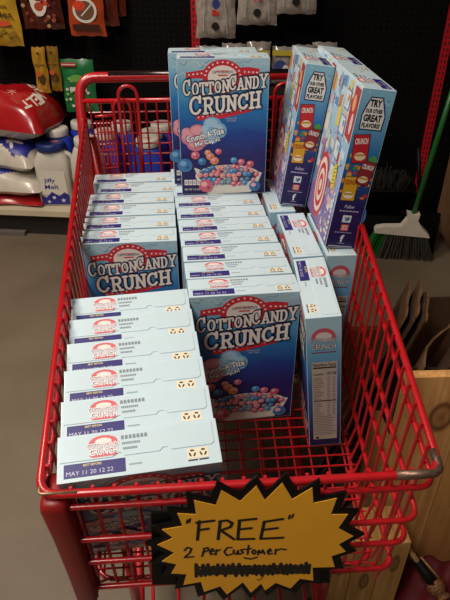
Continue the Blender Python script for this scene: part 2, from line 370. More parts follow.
def make_box():
    root = empty('cereal_box')
    b = MB(); x, y = W/2, D/2
    vs = [(-x,-y,0),(x,-y,0),(x,y,0),(-x,y,0),(-x,-y,H),(x,-y,H),(x,y,H),(-x,y,H)]
    for f, m in (((0,3,2,1), TOPM), ((4,5,6,7), TOPM), ((0,1,5,4), FRONT), ((1,2,6,5), SIDE), ((2,3,7,6), BACKM), ((3,0,4,7), TRYS)):
        k = b.mi(m); b.f.append(list(f)); b.m.append(k)
    b.v = vs
    carton = b.build('carton', root, bevel=.0008)
    # ---------- front artwork on a 290 x 475 canvas, y down
    A = Art((-x, -y, 0), (1, 0, 0), (0, 0, 1), (0, -1, 0), eps=.0002)
    A.pre = lambda p: (p[0]*W/290, (475-p[1])*H/475)
    RD, WH, NV, CRM = '#d22a38', '#f1ece6', '#15174a', '#efe6dc'
    rnd = random.Random(3)
    # sketchy light swirls of the background
    for k in range(26):
        sx, sy = rnd.uniform(4, 270), rnd.uniform(8, 110); ln = rnd.uniform(10, 30)
        A.stroke([(sx, sy), (sx+ln*.6, sy+rnd.uniform(-8, 8)), (sx+ln, sy+rnd.uniform(-14, 14))], rnd.uniform(1, 2.4), rnd.choice(['#c2dde8', '#7fb2cc', '#4a88ae', '#d5e6ee']), 0, False)
    # banner and arch
    A.poly([(28, 62), (28, 44), (80, 36), (225, 28), (258, 34), (258, 54), (145, 62)], RD, 1)
    A.ell(143, 58, 64, 54, RD, 2, 24); A.ell(143, 60, 47, 38, CRM, 3, 24)
    A.ell(143, 40, 24, 3.5, '#e8a7a0', 4)
    A.text('CAP’N CRUNCH’S', 143, 43, 66, -9, '#45406a', 5, .01)
    A.rect(128, 51, 158, 55, RD, 5)
    for k in range(11):
        t = PI*(.04+.92*k/10); A.star(143+55.5*math.cos(t), 58-46*math.sin(t), 4.6, WH, 4)
    for k in range(4): A.star(38+k*13, 51-k*1.5, 4.6, WH, 4); A.star(212+k*13, 43+k*.8, 4.6, WH, 4)
    # lower ribbon
    A.poly([(55, 184), (135, 178), (235, 156), (238, 172), (140, 196), (58, 202)], RD, 1)
    for k in range(12): A.star(64+k*15.2, 191-k*2.4, 4.2, WH, 2)
    # title (y runs down, so mirror letters by negative height)
    hs = [-56, -44, -42, -41, -40, -42]; ws = [25, 21, 20, 20, 20, 23]
    slab_word(A, 'COTTON', 17, 122, hs, ws, 3.6, -.10, 5.6, 4, CRM, NV, 2.4, '#0d1030')
    slab_word(A, 'CANDY', 163, 104, [-50, -41, -41, -41, -46], [24, 21, 22, 20, 24], 2.6, -.09, 5.6, 4, CRM, NV, 2.4, '#0d1030')
    slab_word(A, 'CRUNCH', 36, 186, [-66, -57, -56, -54, -54, -57], [40, 34, 32, 33, 33, 34], 4.4, -.115, 8.4, 7, CRM, NV, 3.0, '#0d1030')
    A.text('SWEETENED CORN', 170, 196, 36, -5, '#cfd8ea', 3); A.text('& OAT CEREAL', 172, 204, 30, -5, '#cfd8ea', 3)
    # cotton candy puffs
    for c1, c2, cs in (('#d77f93', '#e9a3ae', ((30, 262, 26, 26), (60, 240, 28, 25), (52, 285, 30, 26), (24, 244, 18, 18), (75, 270, 20, 26))),
                       ('#7fb0d6', '#a8cdE4', ((108, 214, 30, 24), (132, 238, 24, 28), (106, 258, 32, 26), (88, 238, 18, 24)))):
        for (a, b2, c, d) in cs: A.ell(a, b2, c, d, c1, 2 if c1 == '#d77f93' else 3)
        for (a, b2, c, d) in cs: A.ell(a-3, b2-4, c*.7, d*.66, c2.lower(), 4)
    th = R_(-15)
    for off, c, L in ((.075, '#17163f', 6), (.022, '#ffffff', 7)):
        A.text('Crunch-A-Tize', 84, 253, 128 if L == 7 else 134, -23 if L == 7 else -28, c, L, off, th)
        A.text('Me Cap’n!', 92, 279, 86 if L == 7 else 92, -21 if L == 7 else -26, c, L, off, th)
    # bowl of cereal
    NVY = '#1d1a52'
    A.poly([(44, 372)]+[(44+8*k, 372+105*math.sin(PI*.5*min(1, k/7))) for k in range(1, 8)]+[(150, 474), (240, 470), (262, 440), (278, 395), (268, 392), (160, 430), (60, 378)], '#e4dccf', 2)
    A.ell(160, 405, 112, 42, '#e9e2d6', 3, 26); A.ell(160, 404, 102, 35, '#3a2a44', 4, 26)
    cols = ['#d8697f', '#cf5a6e', '#e08a96', '#4d8cc0', '#3f78ad', '#e59a8f', '#7d8f9d']
    def ball(cx, cy, r, c, L):
        A.ell(cx, cy, r, r, c, L, 12); A.ell(cx-r*.25, cy-r*.28, r*.45, r*.4, {'#4d8cc0': '#8fbde0', '#3f78ad': '#7aabd4', '#7d8f9d': '#a9b6bd'}.get(c, '#f0b4b4'), L+.5, 9)
        A.ell(cx+r*.35, cy+r*.3, r*.22, r*.2, '#8c3a52' if c[1] in 'cde' else '#28507c', L+.5, 7)
    L = 5
    for ry in range(5):
        for rx in range(11):
            cx = 66+rx*19+rnd.uniform(-5, 5)+(ry % 2)*9; cy = 372+ry*15+rnd.uniform(-4, 4)
            if ((cx-160)/98)**2+((cy-402)/40)**2 < 1.05: ball(cx, cy, rnd.uniform(8, 11.5), rnd.choice(cols), 5+ry)
    for (cx, cy, r, c) in ((50, 325, 15, '#d8697f'), (72, 348, 14, '#3f78ad'), (14, 362, 26, '#3f78ad'), (128, 312, 11, '#d8697f'), (100, 330, 14, '#e08a5a'), (92, 316, 11, '#e59a5f'), (114, 346, 15, '#e08a5a'), (84, 442, 25, '#d2697a'), (254, 446, 20, '#3f6fa5'), (205, 352, 12, '#d8697f'), (180, 345, 12, '#4d8cc0'), (236, 360, 13, '#cf5a6e')):
        ball(cx, cy, r, c, 10.5)
    for k in range(4): A.rect(10+k*14, 417, 22+k*14, 438, '#e8dfe0', 11.5); A.rect(12+k*14, 424, 20+k*14, 427, '#6a628c', 12.2); A.rect(12+k*14, 430, 20+k*14, 432, '#6a628c', 12.2)
    A.text('NET WT 11.5 OZ', 36, 456, 52, -8, '#e8e4ee', 4, .01)
    A.build('front_print', carton)
    # ---------- top: tuck flap with two notches, then its print
    fy = -y+D*.42
    def notch(cx): return [(cx-.007, fy), (cx-.003, fy+.0042), (cx+.003, fy+.0042), (cx+.007, fy)]
    poly = [(-x+.003, fy)]+notch(-x+W*.37)+notch(-x+W*.66)+[(x-.010, fy), (x-.006, fy+.003), (x-.006, y-.003), (-x+.003, y-.003)]
    fb = MB(); fb.prism(poly, lambda u, v, n: Vector((u, v, H+n)), .0009, TOPM)
    flap = fb.build('top_flap', root)
    A = Art((-x, -y, H), (1, 0, 0), (0, 1, 0), (0, 0, 1), base=.0002)
    A.pre = lambda p: (p[0]*W/100, p[1]*D/30)       # 100 x 30 canvas, y up
    A.rect(4.0, 2.4, 41, 11.2, '#2f2870', 0)
    A.text('BEST BEFORE', 21, 9.7, 11, 1.5, '#d9c77a', 1, .02)
    A.text('MAY 11 20 12 22', 19.5, 5.2, 28, 2.6, '#c9c6e0', 1)
    A.rect(43, 6.0, 51, 7.0, '#8fa3a6', 0)
    A.build('date_print', carton)
    for cx in (82.2, 89.0):
        A = Art((-x, -y, H), (1, 0, 0), (0, 1, 0), (0, 0, 1), base=.0002); A.pre = lambda p: (p[0]*W/100, p[1]*D/30)
        A.rect(cx-3.3, 4.8, cx+3.3, 11.5, '#e7dcc4', 0); A.rect(cx-3, 3.2, cx+3, 4.2, '#4a3a34', 0)
        for k in range(3):
            t = PI*2*k/3+PI/2; A.poly([(cx+2.3*math.cos(t+q), 8.2+2.5*math.sin(t+q)) if i < 4 else (cx+1.2*math.cos(t+q), 8.2+1.3*math.sin(t+q)) for i, q in enumerate((-.75, -.3, .2, .65, .65, .2, -.3, -.75))], '#4a332a', 1)
        A.build('recycling_mark', carton)
    A = Art((-x, -y, H+.0009), (1, 0, 0), (0, 1, 0), (0, 0, 1), base=.0002)
    A.pre = lambda p: (p[0]*W/100, p[1]*D/30)
    A.poly([(18.5, 22.6)]+[(28+9*math.cos(PI-PI*k/8), 22.8+4.8*math.sin(PI-PI*k/8)) for k in range(9)]+[(37.5, 22.2), (28, 22.6)], '#d4616a', 0)
    A.ell(28, 23.6, 5.2, 2.2, '#ecdcd8', 1)
    A.poly([(19, 15.2), (37, 15.6), (35, 13.6), (21, 13.4)], '#d4616a', 0)
    for off, c, L in ((.06, '#b24452', 2), (.012, '#f0f2f3', 3)):
        A.text('COTTON CANDY', 28, 20.9, 20, 3.6, c, L, off); A.text('CRUNCH', 28, 16.8, 17, 4.6, c, L, off)
    for k, (a, b2, q) in enumerate(((39, 56, 2.6), (39.5, 51, 1.6), (40, 49, 1.6))):
        yy = 23.2-k*3.5
        n = 7 if k == 0 else 9
        for j in range(n):
            s0 = a+(b2-a)*j/n; A.rect(s0, yy, s0+(b2-a)/n*.74, yy+q, '#7f8a92', 0)
    A.build('flap_print', flap)
    # ---------- right side: nutrition panel (56.5 x 288 canvas, y up)
    A = Art((x, -y, 0), (0, 1, 0), (0, 0, 1), (1, 0, 0)); A.pre = lambda p: (p[0]*D/56.5, p[1]*H/288)
    A.poly([(8, 245)]+[(28+20*math.cos(PI-PI*k/10), 247+20*math.sin(PI-PI*k/10)) for k in range(11)]+[(48, 242)], '#c85a68', 0)
    A.ell(28, 250, 13, 9, '#dcd3d4', 1)
    A.text('COTTON CANDY', 28, 243, 44, 9, '#20265a', 2, .07); A.text('COTTON CANDY', 28, 243, 43, 8, '#e6e0dc', 3, .01)
    A.text('CRUNCH', 28, 230, 40, 13, '#20265a', 2, .07); A.text('CRUNCH', 28, 230, 39, 11.5, '#e6e0dc', 3, .01)
    A.rect(8, 217, 48, 219, '#8a2f4a', 1)
    A.rect(8, 16, 50, 198, '#b9aea2', 0)
    A.text('Nutrition Facts', 29, 192, 38, 7, '#1c1818', 1, .02); A.rect(10, 184, 48, 187, '#1c1818', 1)
    A.text('Calories', 19, 172, 17, 5, '#1c1818', 1, .02); A.text('150', 36, 173, 8, 6.5, '#1c1818', 1, .02); A.text('200', 45, 173, 7, 6.5, '#1c1818', 1, .02)
    r2 = random.Random(5)
    for k in range(34):
        yy = 163-k*4.1
        if k == 13: A.rect(10, yy, 48, yy+2.4, '#1c1818', 1); continue
        A.rect(10, yy, 10+r2.uniform(9, 18) if k < 22 else r2.uniform(40, 48), yy+1.1, '#5c5450', 1)
        if k < 22: A.rect(33, yy, 38, yy+1.1, '#5c5450', 1); A.rect(42, yy, 47, yy+1.1, '#5c5450', 1)
    A.ell(15, 20, 3, 3, '#3a3434', 1)
    A.build('nutrition_print', carton)
    # ---------- left side: other flavours
    A = Art((-x, y, 0), (0, -1, 0), (0, 0, 1), (-1, 0, 0)); A.pre = lambda p: (p[0]*D/56.5, p[1]*H/288)
    for k in range(10):
        sx, sy = r2.uniform(2, 48), r2.uniform(255, 284); A.stroke([(sx, sy), (sx+5, sy+r2.uniform(-4, 4))], 1.2, r2.choice(['#4f8fb8', '#c4dfea']), 0, False)
    A.poly([(9, 222), (8, 246), (12, 262), (18, 276), (38, 276), (44, 262), (49, 246), (48, 222)], '#1c2a5c', 1)
    A.poly([(11, 224), (10, 246), (14, 260), (19, 274), (37, 274), (42, 260), (47, 246), (46, 224)], '#e9e6e2', 2)
    A.text('TRY', 28, 266, 20, 11.5, '#17130f', 3, .05); A.text('OUR OTHER', 28, 253.5, 29, 7, '#17130f', 3, .05)
    A.text('GREAT', 28, 242, 31, 12, '#17130f', 3, .05); A.text('FLAVORS!', 28, 230, 31, 8, '#17130f', 3, .05)
    for k in range(46):
        A.ell(r2.uniform(3, 53), 90+r2.random()**.8*112 if k % 2 else r2.uniform(100, 160), r2.uniform(2.5, 5), r2.uniform(2.5, 5), r2.choice(['#d9912f', '#e3a23c', '#c97a22', '#d9912f', '#3f8f3a', '#c23a34']), 1+k % 3, 9)
    A.ell(47, 172, 7, 8, '#4d9a3c', 4); A.ell(50, 106, 3.5, 5, '#c22c35', 5)
    for (cx, cy, rw, rh, rot, c, lab) in ((21, 190, 13, 24, .12, '#c4232c', 1), (40, 148, 12, 21, -.15, '#8a2530', 1), (19, 118, 12, 22, .03, '#d8a327', 0)):
        q = lambda a, b2: (cx+a*math.cos(rot)-b2*math.sin(rot), cy+a*math.sin(rot)+b2*math.cos(rot))
        A.poly([q(-rw-1, -rh-1), q(rw+1, -rh-1), q(rw+1, rh+1), q(-rw-1, rh+1)], '#3a1a1c', 6)
        A.poly([q(-rw, -rh), q(rw, -rh), q(rw, rh), q(-rw, rh)], c, 7)
        A.text('CRUNCH', *q(0, rh*.55), rw*1.7, rh*.42, '#efe6dc' if lab else '#a02a20', 8, .03, rot)
        A.ell(*q(0, -rh*.55), rw*.75, rh*.3, '#e8d9b0' if lab else '#f0e6cc', 8); 
        for k in range(5): A.ell(*q(-rw*.5+k*rw*.25, -rh*.45), 2, 2, '#c9822a', 9, 7)
    A.text('Follow', 28, 84, 18, 7, '#d9d5e6', 1, 0, 0, .25)
    for k in range(6): A.rect(11+k*6, 74, 16+k*6, 76.5, '#a9a3c8', 1)
    A.rect(20, 53, 36, 67, '#dfe3e6', 1)
    A.poly([(23, 57), (27, 57.5), (24, 61), (24, 64), (28, 61.5), (30, 64.5), (33, 63.5), (34, 61), (32, 57), (28, 55.5)], '#3d6f9a', 2)
    A.rect(20.5, 36, 35.5, 49, '#c9483f', 1); A.rect(23, 38, 33, 47, '#f0e3de', 2); A.rect(24.2, 39.2, 31.8, 45.8, '#c9483f', 3); A.ell(28, 42.5, 2.8, 2.6, '#f0e3de', 4); A.ell(28, 42.5, 1.6, 1.5, '#c9483f', 5)
    for k in range(7): A.rect(12+k*4.6, 31.5, 15.6+k*4.6, 33.2, '#a9a3c8', 1)
    A.text('f', 28, 20, None, 15, '#e6e8ee', 1, .03)
    for k in range(5): A.rect(22+k*2.6, 9.5, 24+k*2.6, 10.8, '#a9a3c8', 1)
    for k in range(12): A.rect(6+k*3.8, 2.6, 9.2+k*3.8, 4.8, '#b9b4d2', 1)
    A.build('flavours_print', carton)
    # ---------- back: puzzle page (188 x 288 canvas)
    A = Art((x, y, 0), (-1, 0, 0), (0, 0, 1), (0, 1, 0)); A.pre = lambda p: (p[0]/1000, p[1]/1000)
    pal = ['#c9d3e2', '#7fb2d0', '#d9a9b4', '#b34a4c', '#d8c86a', '#8f7fb4', '#e4d6c8', '#c77a3a', '#5f8fb8', '#b9d0c0']
    for k in range(90):
        cx, cy = r2.uniform(6, 182), r2.uniform(60, 282); a, bq = r2.uniform(4, 14), r2.uniform(5, 18); sh = r2.uniform(-6, 6)
        A.poly([(max(1, cx-a), max(2, cy-bq)), (min(187, cx+a), max(2, cy-bq+sh)), (min(187, cx+a), min(286, cy+bq)), (max(1, cx-a), min(286, cy+bq-sh))], r2.choice(pal), k % 6)
    for k in range(40):
        cx, cy = r2.uniform(10, 178), r2.uniform(70, 275)
        A.stroke([(cx, cy), (cx+r2.uniform(-9, 9), cy+r2.uniform(-14, 14))], 1.4, r2.choice(['#6a4a5a', '#efe9e0', '#9a4a52', '#3f5f8a']), 7, False)
    A.poly([(150, 200), (186, 196), (186, 284), (160, 284), (146, 250)], '#b23a34', 7); A.ell(166, 258, 9, 14, '#e0a070', 8); A.ell(172, 225, 7, 18, '#d8c6c0', 8)
    for k in range(4):
        A.rect(108, 105+k*44, 140, 138+k*44, '#3f86b4', 8); A.rect(110, 107+k*44, 138, 136+k*44, '#d3dde4', 9); A.ell(122, 118+k*44, 7, 7, r2.choice(pal), 10); A.ell(130, 126+k*44, 5, 6, r2.choice(pal), 10)
    A.rect(2, 2, 186, 58, '#7a6aa8', 7)
    for k in range(6): A.ell(70, 76, 44-k*7.2, 66-k*10.8, '#c23f42' if k % 2 == 0 else '#e6d6d0', 9+k, 22)
    A.ell(146, 122, 15, 26, '#8a7a1e', 9, 18); A.ell(146, 122, 13, 24, '#dcc83a', 10, 18)
    for k in range(5): A.stroke([(138, 106+k*7), (154, 112+k*7)], 1.6, '#8a7a1e', 11, False)
    for k in range(9): A.ell(176, 12+k*11, 5, 4, '#e2dcc2', 9, 8, .5)
    for k in range(30): A.ell(r2.uniform(90, 170), r2.uniform(6, 55), r2.uniform(2, 6), r2.uniform(2, 6), r2.choice(pal), 8, 8)
    A.build('back_print', carton)
    return root

BOX0 = make_box(); BUSED = [False]
def place(Mtx, label, group):
    o = BOX0 if not BUSED[0] else copy_tree(BOX0)
    BUSED[0] = True
    o.matrix_world = Mtx; tag(o, label, 'cereal box', group); return o
def mtx(world_pt, local_pt, rot):
    Mr = rot.to_4x4(); return Matrix.Translation(Vector(world_pt)-rot @ Vector(local_pt)) @ Mr
Rz = lambda a: Matrix.Rotation(a, 3, 'Z'); Rx = lambda a: Matrix.Rotation(a, 3, 'X'); Ry = lambda a: Matrix.Rotation(a, 3, 'Y')
ORD = ['frontmost', 'second', 'third', 'fourth', 'fifth', 'sixth', 'seventh', 'eighth', 'ninth', 'tenth']
def nth(i, what): return ('frontmost ' if i == 0 else ORD[i]+' from front ')+what
# near left: six cartons leaning forward on the basket front
TH, YA = R_(18), R_(9.8)
rot = Rz(YA) @ Rx(TH); back = Vector((-math.sin(YA), math.cos(YA), 0))
T0 = P(141.5, 476.5, FLOOR+.002+H*math.cos(TH)); Q0 = T0 - rot @ Vector((0, 0, H)) + back*.005
for i in range(6):
    place(mtx(Q0+back*(i*.0602), (0, -D/2, 0), rot), 'pale blue cereal box tilted forward, '+nth(i, 'in the near left stack'), 'tilted cereal boxes at the near left')
# far left column
Y1 = R_(5); back = Vector((-math.sin(R_(6)), math.cos(R_(6)), 0)); T = P(128, 242.5, FLOOR+.001+H)
for i in range(6):
    off = Vector((math.cos(Y1), math.sin(Y1), 0))*(.014 if i == 4 else 0)
    place(mtx(T+back*(i*.0625)+off, (0, -D/2, H), Rz(Y1+R_([0, .4, -.3, .5, -1, 1][i]))), 'upright blue cereal box, '+nth(i, 'in the far left column beside the red side'), 'upright cereal boxes in the far left column')
# middle column
Y2 = R_(6); back = Vector((-math.sin(R_(7.6)), math.cos(R_(7.6)), 0)); T = P(245.5, 294.5, FLOOR+.001+H)
for i in range(10):
    place(mtx(T+back*(i*.0600), (0, -D/2, H), Rz(Y2+R_([0, .6, -.4, .3, 0, -.5, .3, 0, .4, 0][i]))), 'upright blue cereal box, '+nth(i, 'in the middle column'), 'upright cereal boxes in the middle column')
# side-on cartons on the right
ZT = FLOOR+.001+H
for (px, py, a, ln, lab) in ((323.5, 318, 0, -6, 'cereal box set side-on at right, nutrition panel facing forward, nearest of its row'), (308.0, 257, 4.5, -2, 'cereal box set side-on, second of the row right of the middle column'),
                             (282.5, 212, 5, -1, 'cereal box set side-on, third of its row, under the left standing box'),
                             (342, 255.5, 4, 0, 'cereal box set side-on against the red right side, under the near standing box'), (326.5, 209.5, 4, 0, 'side-on cereal box by the red right side, under the rear standing box')):
    rot = Ry(R_(ln)) @ Rz(R_(-90+a)); M0 = mtx(P(px, py, ZT), (W/2, 0, H), rot)
    low = min((M0 @ Vector((sx*W/2, sy*D/2, 0))).z for sx in (-1, 1) for sy in (-1, 1))
    place(Matrix.Translation((0, 0, FLOOR+.001-low)) @ M0, lab, 'side-on cereal boxes on the right')
# standing on top
Z2 = ZT+.0014
place(mtx(P(223.5, 193.5, Z2), (0, -D/2, 0), Rz(R_(2.5))), 'blue cereal box standing on top of the others with whole front in view', 'cereal boxes standing on top')
place(mtx(P(223.5, 193.5, Z2)+Vector((-.022, .062, 0)), (0, -D/2, 0), Rz(R_(3.5))), 'blue cereal box standing on top, peeking out behind the fully visible one', 'cereal boxes standing on top')
for (px, py, a, ln, dy, lab) in ((305, 207, 2, 7, 0, 'leaning cereal box on top with flavors panel forward, beside the front-facing box'), (354, 249, 3, 6.5, 0, 'cereal box on top leaning right, flavors panel forward, nearest the red right side'), (354, 249, 3, 6.5, .196, 'cereal box on top, mostly hidden behind the near right leaning box')):
    rot = Ry(R_(ln)) @ Rz(R_(90+a))
    place(mtx(P(px, py, Z2)+Vector((-.008 if dy else 0, dy, 0)), (-W/2, -D/2, 0), rot), lab, 'cereal boxes leaning on top at the right')

# ================================================================== SHOPPING CART
CY = R_(3.9)
cart = empty('shopping_cart'); CART = Matrix.Translation((.0218, .414, 0)) @ Matrix.Rotation(CY, 4, 'Z'); cart.matrix_world = CART
tag(cart, 'red wire shopping cart loaded with cereal boxes, handle at the far end', 'shopping cart')
LEN = 1.02
zfl = FLOOR-.0025
RZ = .776
rim_z = lambda v: RZ+.139*v/LEN
hw_top = lambda v: .229+.073*v/LEN
hw_bot = lambda v: .214+.082*v/LEN
def side_pt(s, v, z):
    t = (z-zfl)/(rim_z(v)-zfl); return Vector((s*(hw_bot(v)*(1-t)+hw_top(v)*t), v, z))
RAD = .0052
# rim
b = MB(); pts = fillet([(-hw_top(LEN), LEN, rim_z(LEN)), (-.229, 0, RZ), (.229, 0, RZ), (hw_top(LEN), LEN, rim_z(LEN))], .022, 6)
b.tube(pts, RAD, RED, 10); b.build('basket_rim', cart, True)
b = MB(); b.tube(fillet([(.175, -.0003, RZ+.0003), (.2292, -.0003, RZ+.0003), (.2297, .03, RZ+.004)], .022, 6), RAD+.0003, CHIP, 10); b.build('worn_rim_corner', cart, True)
b = MB(); b.tube(fillet([(-.2285, .008, RZ+.0046), (-.2285, -.0012, RZ+.0040), (-.186, -.0012, RZ+.0040)], .018, 6), .0018, mat('bare_worn_metal', '#b08a6a', .4, .5, var=.2, scale=200), 10); b.build('worn_rim_corner', cart, True)
# rails: front z / v offset / half width, rear z
for (zf, vo, hwf, zr) in ((.748, .003, .2275, .875), (.681, .006, .222, .75), (.628, .010, .219, .66), (.556, .018, .214, .565)):
    b = MB()
    pr = side_pt(1, LEN, zr)
    b.tube(fillet([(-pr.x, LEN, zr), (-hwf, vo, zf), (hwf, vo, zf), (pr.x, LEN, zr)], .02, 5), .0039, RED, 8); b.build('basket_rail', cart, True)
# floor frame
b = MB(); b.tube(fillet([(-.285, LEN, zfl-.004), (-.205, .06, zfl-.004), (.205, .06, zfl-.004), (.285, LEN, zfl-.004)], .03, 5), .0038, RED, 8); b.build('floor_frame', cart, True)
WIR = .0017
n = 40
for i in range(n):
    v = .075+(LEN-.09)*i/(n-1); hw = hw_bot(v)-.006; b = MB(); b.tube([(-hw, v, zfl), (hw, v, zfl)], WIR, RED, 6); b.build('floor_cross_wire', cart)
for i in range(15):
    t = -1+2*i/14; b = MB(); b.tube([(t*.196, .058, zfl-.0045), (t*.275, LEN, zfl-.0045)], WIR, RED, 6); b.build('floor_wire', cart)
for s in (-1, 1):
    for i in range(32):
        v = .035+(LEN-.06)*i/31; b = MB()
        top = side_pt(s, v, rim_z(v)+.004)+Vector((s*(-.0065), 0, 0)); mid = side_pt(s, v, zfl+.05)+Vector((-s*.0055, 0, 0)); bot = side_pt(s, v, zfl-.002)+Vector((-s*.014, 0, 0))
        b.tube([top, mid, bot], .0023, RED, 6); b.build('side_wire', cart)
for i in range(17):
    u = -.195+.39*i/16; b = MB(); b.tube([(u, .0065, RZ+.003), (u, .009, .745), (u*.985, .024, .556), (u*.96, .06, zfl)], .0022, RED, 6); b.build('front_wire', cart)
# corner bumper (left front only)
b = MB()
def bump_ring(z, grow):
    c = Vector((-.2155, .0155)); a = .0165+grow; d = .026+grow; out = []
    for k in range(16):
        t = 2*PI*k/16; cs, sn = math.cos(t), math.sin(t); q = .45
        out.append((c.x+a*math.copysign(abs(cs)**q, cs), c.y+d*math.copysign(abs(sn)**q, sn), z))
    return out
rings = []
for (z, g, sh) in ((.768, -.008, 0), (.765, -.002, 0), (.755, 0, 0), (.70, -.001, .003), (.62, -.002, .006), (.545, -.003, .008), (.533, -.006, .009), (.529, -.012, .009)):
    rings.append([(p[0]+sh, p[1]+sh, p[2]) for p in bump_ring(z, g)])
vs = [p for r in rings for p in r]; fs = [(i*16+k, i*16+(k+1) % 16, (i+1)*16+(k+1) % 16, (i+1)*16+k) for i in range(len(rings)-1) for k in range(16)]
fs += [tuple(range(16)), tuple(range((len(rings)-1)*16, len(rings)*16))]
b.add(vs, fs, REDP); b.build('corner_bumper', cart, True)
# handle
hz = 1.0; hv = LEN+.02; hh = .307
b = MB(); pts = fillet([(-hh+.004, LEN-.06, .80), (-hh, LEN-.012, rim_z(LEN)), (-hh, hv, hz), (hh, hv, hz), (hh, LEN-.012, rim_z(LEN)), (hh-.004, LEN-.06, .80)], .045, 7)
b.tube(pts, .0125, RED, 12); b.build('handle_tube', cart, True)
b = MB(); b.tube([(-.235, hv, hz+.002), (.235, hv, hz+.002)], .0118, GRIP, 14); b.build('handle_grip', cart, True)
# rear gate
gv = LEN-.005; gt = .950
b = MB(); b.tube([(-.30, gv, gt), (.30, gv, gt)], .006, RED, 8); b.build('gate_top_rail', cart, True)
for i in range(22):
    u = -.285+.57*i/21; b = MB(); b.tube([(u, gv-.004, gt), (u*.95, gv-.004, zfl)], .0024, RED, 6); b.build('gate_wire', cart)
for i in range(16):
    z = gt-.027-i*.0265; b = MB(); b.tube([(-.29, gv, z), (.29, gv, z)], .0024, RED, 6); b.build('gate_cross_wire', cart)
# child seat loops and side wings
for s in (-1, 1):
    for (u, ww, zt, vv, rr) in ((.186, .022, .995, LEN-.05, .0042), (.205, .020, .958, LEN-.025, .0034)):
        b = MB(); p = [(s*u-ww, vv, .62), (s*u-ww, vv, zt-ww)]+[(s*u+ww*math.cos(PI-PI*k/8), vv, zt-ww+ww*math.sin(PI-PI*k/8)) for k in range(1, 8)]+[(s*u+ww, vv, zt-ww), (s*u+ww, vv, .62)]
        b.tube(p, rr, RED, 8); b.build('seat_loop', cart, True)
    b = MB(); b.tube([(s*.267, LEN-.06, .928), (s*.224, LEN-.052, .928)], .0036, RED, 8); b.build('seat_wing_rail', cart, True)
    for i in range(6):
        t = i/5; u, vv = .265-.04*t, LEN-.06+.008*t; b = MB(); b.tube([(s*u, vv, .918), (s*u, vv, .62)], .0024, RED, 6); b.build('seat_wing_wire', cart)
    for i in range(6):
        z = .89-i*.045; b = MB(); b.tube([(s*.267, LEN-.062, z), (s*.224, LEN-.054, z)], .0022, RED, 6); b.build('seat_wing_cross_wire', cart)
# chassis
for s in (-1, 1):
    b = MB(); b.tube(fillet([(s*.175, .16, .16), (s*.175, .14, zfl-.009)], .02), .0095, RED, 10); b.build('front_leg', cart, True)
    b = MB(); b.tube(fillet([(s*.175, .13, .17), (s*.235, .96, .15), (s*.29, LEN+.0, .86)], .06, 6), .0105, RED, 10); b.build('chassis_tube', cart, True)
b = MB(); b.tube([(-.175, .16, .17), (.175, .16, .17)], .009, RED, 8); b.build('chassis_cross_tube', cart, True)
for i in range(7):
    u = -.15+.05*i; b = MB(); b.tube([(u, .16, .18), (u*1.3, .93, .165)], .0035, RED, 6); b.build('tray_wire', cart)
for i in range(6):
    v = .25+.13*i; hw = .18+.05*v; b = MB(); b.tube([(-hw, v, .172), (hw, v, .172)], .0035, RED, 6); b.build('tray_cross_wire', cart)
for (u, v) in ((-.175, .16), (.175, .16), (-.235, .95), (.235, .95)):
    b = MB(); b.box((u-.02, v-.012, .10), (u+.02, v+.03, .148), STEEL); b.box((u-.022, v, .05), (u-.018, v+.028, .11), STEEL); b.box((u+.018, v, .05), (u+.022, v+.028, .11), STEEL)
    fk = b.build('caster_fork', cart)
    b = MB(); Mx = Matrix.Translation((u, v+.018, .0615)) @ Matrix.Rotation(PI/2, 4, 'Y'); b.lathe([(.05, -.014), (.06, -.010), (.0615, 0), (.06, .010), (.05, .014)], RUBBER, 18, Mx); b.build('wheel', fk, True)

# ================================================================== SALE SIGN on the basket front
cz = Matrix.Rotation(CY, 3, 'Z')
SN = (cz @ Vector((0, -1, .04))).normalized(); SX = cz @ Vector((1, 0, 0)); SY = SX.cross(SN)*-1
SY = SN.cross(SX)
SO = CART @ Vector((0, -.0125, .68))
def S2(px, py): p = PP(px, py, SO, SN)-SO; return (p.dot(SX), p.dot(SY))
ca = lambda x, y: (140+x/3.75, 470+y/3.75); cb = lambda x, y: (250+x/3.75, 470+y/3.75)
star = [ca(*p) for p in ((375,107),(305,66),(283,122),(202,103),(210,157),(140,152),(160,200),(83,213),(125,245),(66,270),(130,300),(83,332),(138,343),(118,377),(175,380),(163,420),(228,408),(240,446),(300,425),(325,456),(385,410),(415,449))]
star += [cb(*p) for p in ((40,415),(55,441),(95,412),(150,433),(185,397),(235,404),(232,355),(315,353),(303,312),(356,295),(330,268),(384,238),(328,208),(364,156),(300,157),(322,96),(235,115),(231,56),(157,100),(120,38),(55,103),(23,49))]
st2 = [S2(*p) for p in star]
c0 = (sum(p[0] for p in st2)/len(st2), sum(p[1] for p in st2)/len(st2))
def grow(p, i):
    d = Vector((p[0]-c0[0], p[1]-c0[1])); k = .012 if i % 2 == 0 else .0145
    return tuple(Vector(p)+d.normalized()*k)
sgn = empty('sale_sign', SO); tag(sgn, 'orange starburst sign with black border reading FREE, hung on the cart front', 'sign')
f3 = lambda u, v, n: SX*u+SY*v+SN*n
EDGE = mat('black_card_edge', '#8f867e', .4)
b = MB(); b.prism([grow(p, i) for i, p in enumerate(st2)], f3, .003, mat('black_sign_card', '#0c0a0a', .35, var=.05)); sb = b.build('backing_star', sgn)
b = MB(); b.prism(st2, lambda u, v, n: f3(u, v, n+.0032), .0008, mat('orange_fluorescent_card', '#ffb42a', .45, var=.04, scale=20)); b.build('orange_star', sgn)
q0, q1, q2, q3 = S2(151, 514), S2(330, 508), S2(330, 584), S2(152, 586)
